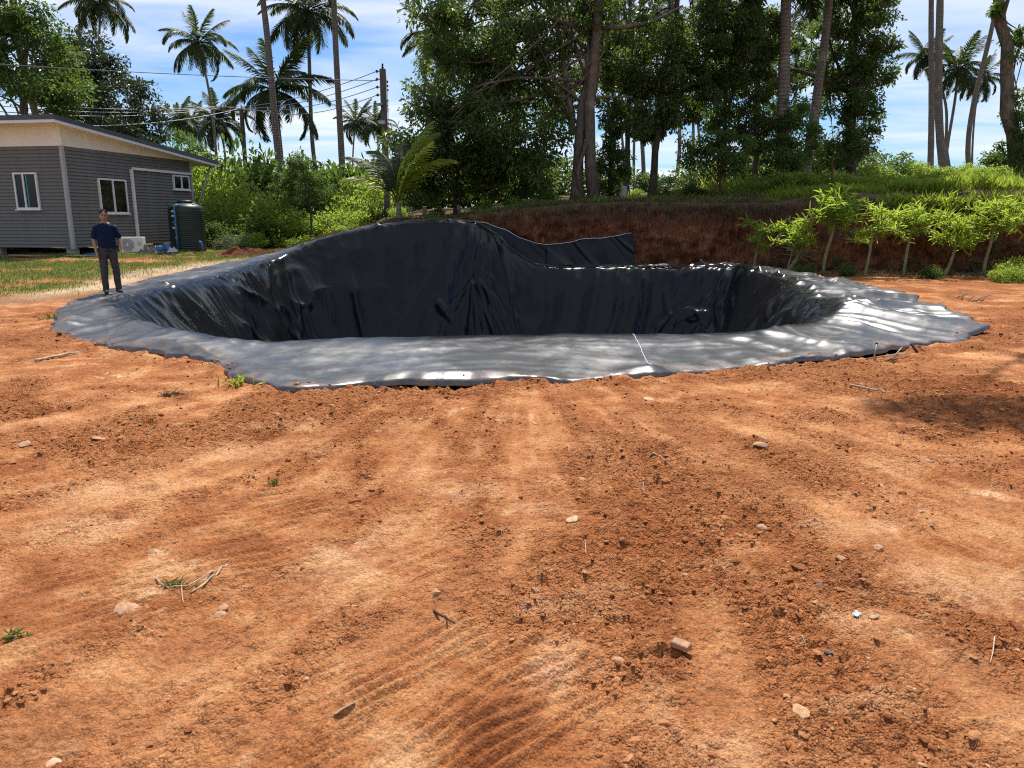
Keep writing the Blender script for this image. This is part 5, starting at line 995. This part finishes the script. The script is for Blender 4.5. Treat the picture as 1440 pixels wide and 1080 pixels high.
sv = np.empty(len(tro.data.vertices) * 3, np.float32); tro.data.vertices.foreach_get('co', sv); sv = sv.reshape(-1, 3).astype(float); sv[:, 1] += .010 * fbm(sv[:, 0] * 6, sv[:, 2] * 11, 3, 511); sv[:, 0] += .008 * fbm(sv[:, 1] * 8, sv[:, 2] * 9, 3, 512)
tro.data.vertices.foreach_set('co', sv.astype(np.float32).ravel())
for s, x0, y0, rz in ((-1, -.113, -.04, -.05), (1, .155, -.03, .18)):
    sb = MB(); limb(sb, (0, .06, .05), (0, -.10, .042), .046, .043, 8, 14, 1.0, 1.0); limb(sb, (0, .05, .05), (0, .03, .08), .045, .042)
    for i, v in enumerate(sb.v): sb.v[i] = (v[0], v[1], max(v[2], .006))
    shoe = fuse(sb, 'shoe', M['shoe'], man, .009, 3); shoe.location = (x0, y0, 0); shoe.rotation_euler = (0, 0, rz)
    MB().prism([(.045 * math.cos(a), -.022 + .135 * math.sin(a), .0) for a in np.linspace(0, 2 * np.pi, 18, endpoint=False)], (0, 0, .022)).build('sole', M['shoe_white'] if s > 0 else M['shoe'], shoe)
hb_ = MB(); limb(hb_, (0, .008, 1.665), (0, .012, 1.69), .086, .078, 5, 18, .94, 1.08); limb(hb_, (0, .055, 1.60), (0, .045, 1.68), .055, .06, 5, 14, 1.1, .8); limb(hb_, (-.045, -.05, 1.695), (.045, -.05, 1.70), .030, .028)
for s in (-1, 1): limb(hb_, (s * .072, -.02, 1.63), (s * .072, -.01, 1.68), .016, .022, 4, 8, .7, 1)
fuse(hb_, 'hair', M['hair'], man, .009, 2)
for s in (-1, 1):
    MB().lathe([(.002, -.011), (.009, -.006), (.011, 0), (.009, .006), (.002, .011)], 10, (s * .031, -.091, 1.624)).build('eye', M['hair'], man, True)
    MB().box((s * .031, -.101, 1.648), (.034, .012, .008)).build('eyebrow', M['hair'], man)
MB().box((0, -.110, 1.556), (.044, .008, .006)).build('mouth', M['rust'], man)

# ------------------------------------------------------------------ clods, stones and litter on the worked soil
def rock_arr(r, sub=1):
    ph_ = (1 + 5 ** .5) / 2
    v = np.array([(-1, ph_, 0), (1, ph_, 0), (-1, -ph_, 0), (1, -ph_, 0), (0, -1, ph_), (0, 1, ph_), (0, -1, -ph_), (0, 1, -ph_), (ph_, 0, -1), (ph_, 0, 1), (-ph_, 0, -1), (-ph_, 0, 1)]) / 1.9
    f = np.array([(0, 11, 5), (0, 5, 1), (0, 1, 7), (0, 7, 10), (0, 10, 11), (1, 5, 9), (5, 11, 4), (11, 10, 2), (10, 7, 6), (7, 1, 8), (3, 9, 4), (3, 4, 2), (3, 2, 6), (3, 6, 8), (3, 8, 9), (4, 9, 5), (2, 4, 11), (6, 2, 10), (8, 6, 7), (9, 8, 1)])
    return v * r.uniform(.7, 1.3, (12, 1)), f
r = np.random.default_rng(901)
t = NT('soil_clod'); rd = t.n('ShaderNodeNewGeometry').outputs['Random Per Island']; c = t.ramp(rd, (0, (.21, .072, .026)), (.5, (.32, .125, .049)), (.9, (.41, .19, .085)), (.99, (.45, .25, .13)), (1.0, (.55, .40, .27)))
c = t.mix(.6, c, t.ramp(t.noise(60, 3, .6, t.pos()), (.3, (.6, .58, .55)), (.7, (1.25, 1.25, 1.25))), 'MULTIPLY'); M['clod'] = t.done(t.bsdf(c, .95, .12, t.bump(t.noise(150, 3, .6, t.pos()), .8, .006)))
OCT = np.array([(1, 0, -.7), (-.35, .95, -.7), (-.9, -.5, -.7), (.3, -.9, -.6), (.05, 0, .9)]) * .66; OCTF = np.array([(0, 1, 4), (1, 2, 4), (2, 3, 4), (3, 0, 4)])
def scatter(name, label, N, med, sig, lo, hi, bases, F, ymax=12.5, dp=1.6):
    yy_ = 1.3 + (r.uniform(0, 1, N) ** dp) * ymax; xx_ = r.uniform(-1, 1, N) * (1.4 + .72 * yy_)
    zz_, clm, rt, trd, do = ground_h(xx_, yy_, True)
    dens = np.clip(.16 + .9 * clm ** 1.2 + .6 * np.exp(-((do - .15) / .2) ** 2) - .5 * rt - .45 * trd, 0, 1) * (do > .02) * (.30 + .70 * sst(-.35, .40, fbm(xx_ * 1.1, yy_ * 1.1, 3, 921)))
    k = r.uniform(0, 1, N) < dens; xx_, yy_, zz_ = xx_[k], yy_[k], zz_[k]; n = len(xx_)
    sz = np.clip(np.exp(r.normal(math.log(med), sig, n)) * (.8 + .10 * yy_), lo, hi)
    Vb = np.stack(bases)[r.integers(0, len(bases), n)]; nv = Vb.shape[1]
    a = r.uniform(0, 6.28, n); ca, sa = np.cos(a)[:, None], np.sin(a)[:, None]; sc3 = np.stack([r.uniform(.7, 1.6, n), r.uniform(.7, 1.3, n), r.uniform(.28, .62, n)], 1)[:, None, :]
    Vb = Vb * sc3; Vb = np.stack([Vb[..., 0] * ca - Vb[..., 1] * sa, Vb[..., 0] * sa + Vb[..., 1] * ca, Vb[..., 2]], -1) * sz[:, None, None] + np.stack([xx_, yy_, zz_ - sz * .04], 1)[:, None, :]
    return tag(obj(name, npmesh(name, Vb.reshape(-1, 3), (F[None] + (np.arange(n) * nv)[:, None, None]).reshape(-1, 3), False), M['clod']), label, 'soil clods', kind='stuff')
# finer clods: an icosahedron cut once more, so that the larger lumps are not faceted
def rock_fine(r):
    v, f = rock_arr(r); V = [tuple(x) for x in v]; mid = {}; F = []
    def mp2(a, b):
        k = (min(a, b), max(a, b))
        if k not in mid: m = (np.array(V[a]) + np.array(V[b])) / 2; V.append(tuple(m * (1.10 + r.uniform(-.13, .13)))); mid[k] = len(V) - 1
        return mid[k]
    for a, b, c in f: x, y, z = mp2(a, b), mp2(b, c), mp2(c, a); F += [(a, x, z), (b, y, x), (c, z, y), (x, y, z)]
    return np.array(V), np.array(F)
icos = [rock_arr(r) for _ in range(14)]; fines = [rock_fine(r) for _ in range(8)]
scatter('soil_clods', 'clods of red soil strewn over the worked ground', 6500, .012, .42, .008, .030, [x[0] for x in fines], fines[0][1])
scatter('soil_lumps', 'thumbnail-sized lumps of red soil strewn over the worked ground', 48000, .0070, .38, .004, .014, [x[0] for x in icos], icos[0][1], dp=1.7)
scatter('soil_crumbs', 'fine crumbs of red soil covering the worked ground', 190000, .0046, .38, .0025, .0095, [OCT * r.uniform(.7, 1.3, (5, 1)) for _ in range(14)], OCTF, ymax=9.5, dp=1.9)
# soil that has spilled onto the hem of the liner
sel = (np.sin(ang) < .2) ; idx = r.choice(np.nonzero(sel)[0], 2600); ib = (1 + np.floor(np.abs(r.normal(0, 3.2, 2600)))).astype(int); k = (noise(A_[idx] * .9, A_[idx] * 0, 931) + .5 * noise(A_[idx] * 4, A_[idx] * 0, 932) > r.uniform(.05, .8, 2600)) & (ib < na); idx, ib = idx[k], ib[k]
Ph = Pm[ib, idx]; n = len(Ph); sz = np.clip(np.exp(r.normal(math.log(.007), .6, n)), .003, .03); Vb = np.stack([x[0] for x in icos])[r.integers(0, 14, n)] * np.array([1.3, 1, .5]) * sz[:, None, None] + (Ph + np.stack([r.normal(0, .02, n), r.normal(0, .02, n), .1 * sz], 1))[:, None, :]
tag(obj('hem_soil', npmesh('hem_soil', Vb.reshape(-1, 3), (icos[0][1][None] + (np.arange(n) * 12)[:, None, None]).reshape(-1, 3), False), M['clod']), 'crumbs of red soil spilled on the hem of the black liner', 'soil clods', kind='stuff')
def stone(px, py, s, mat, label, seed, flat=.6, cat='stone', name='stone', rz=None):
    r = np.random.default_rng(seed); v, f = rock_fine(r); me = npmesh(name, v * np.array(s) * np.array([1, 1, flat]), f, False)
    sm2 = me; p = onz(px, py, .0); o = obj(name, me, M[mat], None, loc=(p[0], p[1], gz(p[0], p[1]) + s[2] * flat * .25), rot=(r.uniform(-.15, .15), r.uniform(-.15, .15), r.uniform(0, 3) if rz is None else rz))
    return tag(o, label, cat, 'loose stones on the soil')
o = MB().box((0, 0, .018), (.075, .036, .032), 0, .006).build('brick_fragment', M['stone'], None, bevel=.005); p = onz(958, 916); o.location = (p[0], p[1], gz(p[0], p[1]) + .002); o.rotation_euler = (.08, -.05, -.75); tag(o, 'flat oblong piece of orange brick right of the bottom centre', 'brick')
stone(1070, 629, (.06, .045, .035), 'stone', 'rounded orange stone in the right middle, under a pale chip', 1); stone(1073, 618, (.035, .02, .02), 'stone_pale', 'pale cream chip touching the orange stone in the right middle', 2)
stone(912, 562, (.10, .06, .03), 'stone_pale', 'flat pale stone just below the liner\'s white line', 3); stone(806, 731, (.045, .03, .015), 'stone_pale', 'small pale flat stone in the middle of the soil', 4)
stone(182, 852, (.055, .035, .03), 'stone', 'flat tan stone left, below the dry twigs', 5); stone(172, 858, (.04, .03, .02), 'stone', 'tan stone lying against the flat tan stone at left', 15)
stone(70, 1066, (.075, .03, .012), 'stone_pale', 'whitish flat stone at the bottom left corner', 6); stone(1165, 926, (.017, .013, .012), 'stone_grey', 'dark blue-grey pebble at lower right', 7); stone(1153, 825, (.020, .014, .012), 'stone_grey', 'dark grey pebble at right, above the scrap of plastic', 8)
stone(965, 807, (.022, .018, .016), 'stone', 'small orange pebble right of the pale bare patch', 9); stone(1240, 684, (.03, .016, .010), 'stone_pale', 'pale chip by itself at right', 10); stone(1296, 719, (.03, .03, .02), 'stone', 'round tan pebble at the right', 11)
stone(1306, 652, (.035, .025, .02), 'stone', 'brown stone near the right side below the shade patch', 12); stone(735, 523, (.02, .02, .01), 'dark', 'tiny dark lump on the liner hem at the centre', 13)
stone(308, 862, (.028, .024, .022), 'stone', 'dark red clod right of the flat tan stone', 14); stone(315, 855, (.03, .024, .02), 'stone', 'larger red clod right of the flat tan stone', 16); stone(140, 616, (.07, .04, .02), 'stone', 'flat reddish stone at upper left of the soil', 17)
stone(35, 623, (.08, .05, .03), 'stone', 'brown stone at the left edge of the soil', 18); stone(1073, 742, (.035, .03, .03), 'stone', 'dark clod in the rough band at right centre', 19); stone(1235, 772, (.035, .03, .03), 'stone', 'dark clod at the right, end of the rough band', 20)
stone(1183, 790, (.03, .024, .022), 'stone', 'dark clod below the rough band at right', 21); stone(870, 928, (.035, .03, .028), 'stone', 'red clod cluster left of the brick piece', 22); stone(1240, 275 + 0, (.2, .15, .12), 'stone_grey', 'x', 23) if False else None
b_ = at(1262, 274, 24.0); o = stone(1070, 629, (.24, .14, .12), 'wood', 'weathered brown stump of wood on the litter above the right bank', 24, 1.0, 'stump', 'wood_stump'); o.location = (b_[0], 24.0, gzm(b_[0], 24.0) + .07)
def stick(pts, rad, mat, label, cat='stick', group='dry sticks on the soil', name='stick'):
    P = np.array([onz(*q)[:2] for q in pts]); n = 12; t = np.linspace(0, 1, n); s = np.linspace(0, 1, len(P)); x = np.interp(t, s, P[:, 0]); y = np.interp(t, s, P[:, 1])
    z = ground_h(x, y); z = np.maximum(z, np.interp(t, [0, 1], [z[0], z[-1]])) + rad
    return tag(tubes(name, [(np.stack([x, y, z], 1), np.linspace(rad, rad * .6, n), 6)], M[mat]), label, cat, group)
stick([(320, 793), (297, 815), (268, 835)], .006, 'deadwood', 'straight pale stick left of centre, longest of the dry twigs'); stick([(215, 812), (235, 828), (265, 826), (300, 805)], .004, 'deadwood', 'thin curved pale twig crossing the straight stick'); stick([(255, 818), (256, 838), (258, 848)], .003, 'deadwood', 'short thin twig below the crossing twigs')
stick([(50, 511), (85, 503), (110, 498)], .018, 'deadwood', 'pale stick on the soil near the left end of the liner'); stick([(1195, 547), (1225, 552), (1245, 556)], .012, 'deadwood', 'thin dry stick on the soil below the liner at right'); stick([(912, 642), (930, 648), (942, 656)], .006, 'deadwood', 'short yellowish twig in the middle of the soil')
stick([(823, 755), (824, 775)], .003, 'deadwood', 'tiny pale straw at the centre'); stick([(905, 676), (904, 692), (906, 700)], .003, 'deadwood', 'thin straw right of the centre'); stick([(1110, 895), (1128, 908), (1135, 917)], .003, 'deadwood', 'thin straw above the dark pebble at lower right')
stick([(1398, 900), (1396, 920), (1392, 935)], .003, 'deadwood', 'curled straw near the lower right edge'); stick([(870, 800), (890, 808)], .003, 'deadwood', 'pale straw above the pinkish bare patch'); stick([(470, 1010), (500, 995)], .004, 'deadwood', 'pale splinter lying on the tread marks at the bottom'); stick([(610, 862), (640, 884)], .006, 'bark_dark', 'dark splinter of wood left of bottom centre') 
q0 = onz(1293, 500); q1 = at(1281, 483, q0[1] + .05); tag(tubes('stick', [(np.array([[q0[0], q0[1], gz(q0[0], q0[1]) - .03], (q0 + q1) / 2, q1]), [.018, .016, .014], 6)], M['bark_dark']), 'dark stick standing up at the right end of the liner hem', 'stick', 'dry sticks on the soil')
for k, (a_, b2) in enumerate([((1218, 512), (1262, 500)), ((1240, 508), (1280, 503)), ((1255, 511), (1266, 488)), ((1228, 512), (1230, 486)), ((1246, 510), (1275, 497))]):
    p0, p1 = onz(*a_), onz(a_[0] + (b2[0] - a_[0]), a_[1] - 2); p1[2] = p0[2] + .01 + max(0, (a_[1] - b2[1])) * .008; g = gz(p0[0], p0[1]); p0[2] = g + .01; p1[2] = gz(p1[0], p1[1]) + .02 + max(0, (a_[1] - b2[1] - 8)) * .009
    tag(tubes('stick', [(np.array([p0, (p0 + p1) / 2 + [0, 0, .01], p1]), [.010, .008, .006], 5)], M['deadwood']), ['long bleached stalk at the liner hem, left one of the small heap', 'bleached stalk lying flat in the small heap at the liner hem', 'upright bleached stalk in the small heap at the liner hem', 'thin stalk sticking up left of the small heap at the hem', 'slanting bleached stalk in the small heap at the liner hem'][k], 'stick', 'dry sticks on the soil')
for k, (a_, b2) in enumerate([((1345, 420), (1362, 414)), ((1352, 422), (1356, 408)), ((1362, 424), (1372, 414)), ((1372, 425), (1384, 416)), ((1380, 424), (1392, 413)), ((1366, 425), (1384, 424))]):
    p0, p1 = onz(*a_), onz(b2[0], a_[1]); p0[2] = gz(p0[0], p0[1]) + .01; p1[2] = gz(p1[0], p1[1]) + .02 + (a_[1] - b2[1]) * .011
    tag(tubes('stick', [(np.array([p0, (p0 + p1) / 2 + [0, 0, .02], p1]), [.016, .014, .009], 5)], M['deadwood']), 'bleached bent stalk in the loose heap on the soil before the saplings', 'stick', 'bleached stalks before the saplings')
# scraps of plastic, leaves
def scrap(px, py, w, mat, label, cat, seed, name):
    r = np.random.default_rng(seed); n = 6; u, v = np.meshgrid(np.linspace(-1, 1, n), np.linspace(-.6, .6, n), indexing='ij'); h = .25 * r.normal(size=(n, n)) * .4 + .25
    p = onz(px, py); o = obj(name, npmesh(name, np.stack([u + .15 * r.normal(size=(n, n)), v + .1 * r.normal(size=(n, n)), h], -1).reshape(-1, 3) * w, grid_faces(n, n), False), M[mat], None, loc=(p[0], p[1], gz(p[0], p[1]) + .003), rot=(0, 0, r.uniform(0, 3)))
    m = o.modifiers.new('t', 'SOLIDIFY'); m.thickness = .002; tag(o, label, cat)
scrap(1204, 867, .022, 'plastic_white', 'crumpled scrap of clear bluish plastic at lower right', 'plastic scrap', 1, 'plastic_scrap'); scrap(1228, 871, .022, 'stone_pale', 'pale yellowish scrap right of the plastic scrap', 'scrap', 2, 'paper_scrap')
for k, (px, py, lab) in enumerate([(1242, 683, 'yellow fallen leaf at the right side of the soil'), (1312, 747, 'orange fallen leaf near the right edge'), (1310, 617, 'pale fallen leaf at the lower edge of the shade patch')]):
    p = onz(px, py); V, F = leaf_arrays(np.array([[0, 0, 0.0]]), np.array([[1.0, .3, .1]]), np.array([.05]), .5, True, np.random.default_rng(k)); o = obj('fallen_leaf', npmesh('fallen_leaf', V, F), M['straw'], None, loc=(p[0], p[1], gz(p[0], p[1]) + .012), rot=(0, 0, k)); m = o.modifiers.new('t', 'SOLIDIFY'); m.thickness = .001; tag(o, lab, 'leaf', 'fallen leaves on the soil')
# small weeds rooted in the soil along the hem
def weed(px, py, n, h, mat, label, seed, flat=False):
    r = np.random.default_rng(seed); p = onz(px, py); C = r.normal(size=(n, 3)) * [h * .5, h * .25, 0] ; A = r.normal(size=(n, 3)) * [1, 1, .3] + [0, 0, .2 if flat else .9]
    x, y = C[:, 0] + p[0], C[:, 1] + p[1]; g = gz(p[0], p[1]); C[:, 2] = ground_h(x, y) - g; V, F = leaf_arrays(C, A, h * r.uniform(.5, 1.1, n), .14, True, r)
    o = obj('weed', npmesh('weed', V, F), M[mat], None, loc=(p[0], p[1], g)); tag(o, label, 'weed', 'weeds on the soil')
weed(336, 545, 26, .13, 'grass_tall', 'small green weed at the hem of the liner on the left', 1); weed(243, 553, 90, .09, 'straw', 'flattened greyish tuft of dead grass left of the small green weed', 2, True); weed(245, 822, 60, .05, 'grass', 'dry grass tuft among the crossing twigs', 3, True)
weed(385, 680, 40, .05, 'grass', 'flat dry grass tuft above the tread marks', 4, True); weed(25, 895, 60, .05, 'grass', 'dry grass tuft at the left edge of the soil', 5, True); weed(70, 450, 40, .12, 'grass', 'grass tuft at the left end of the liner', 6)
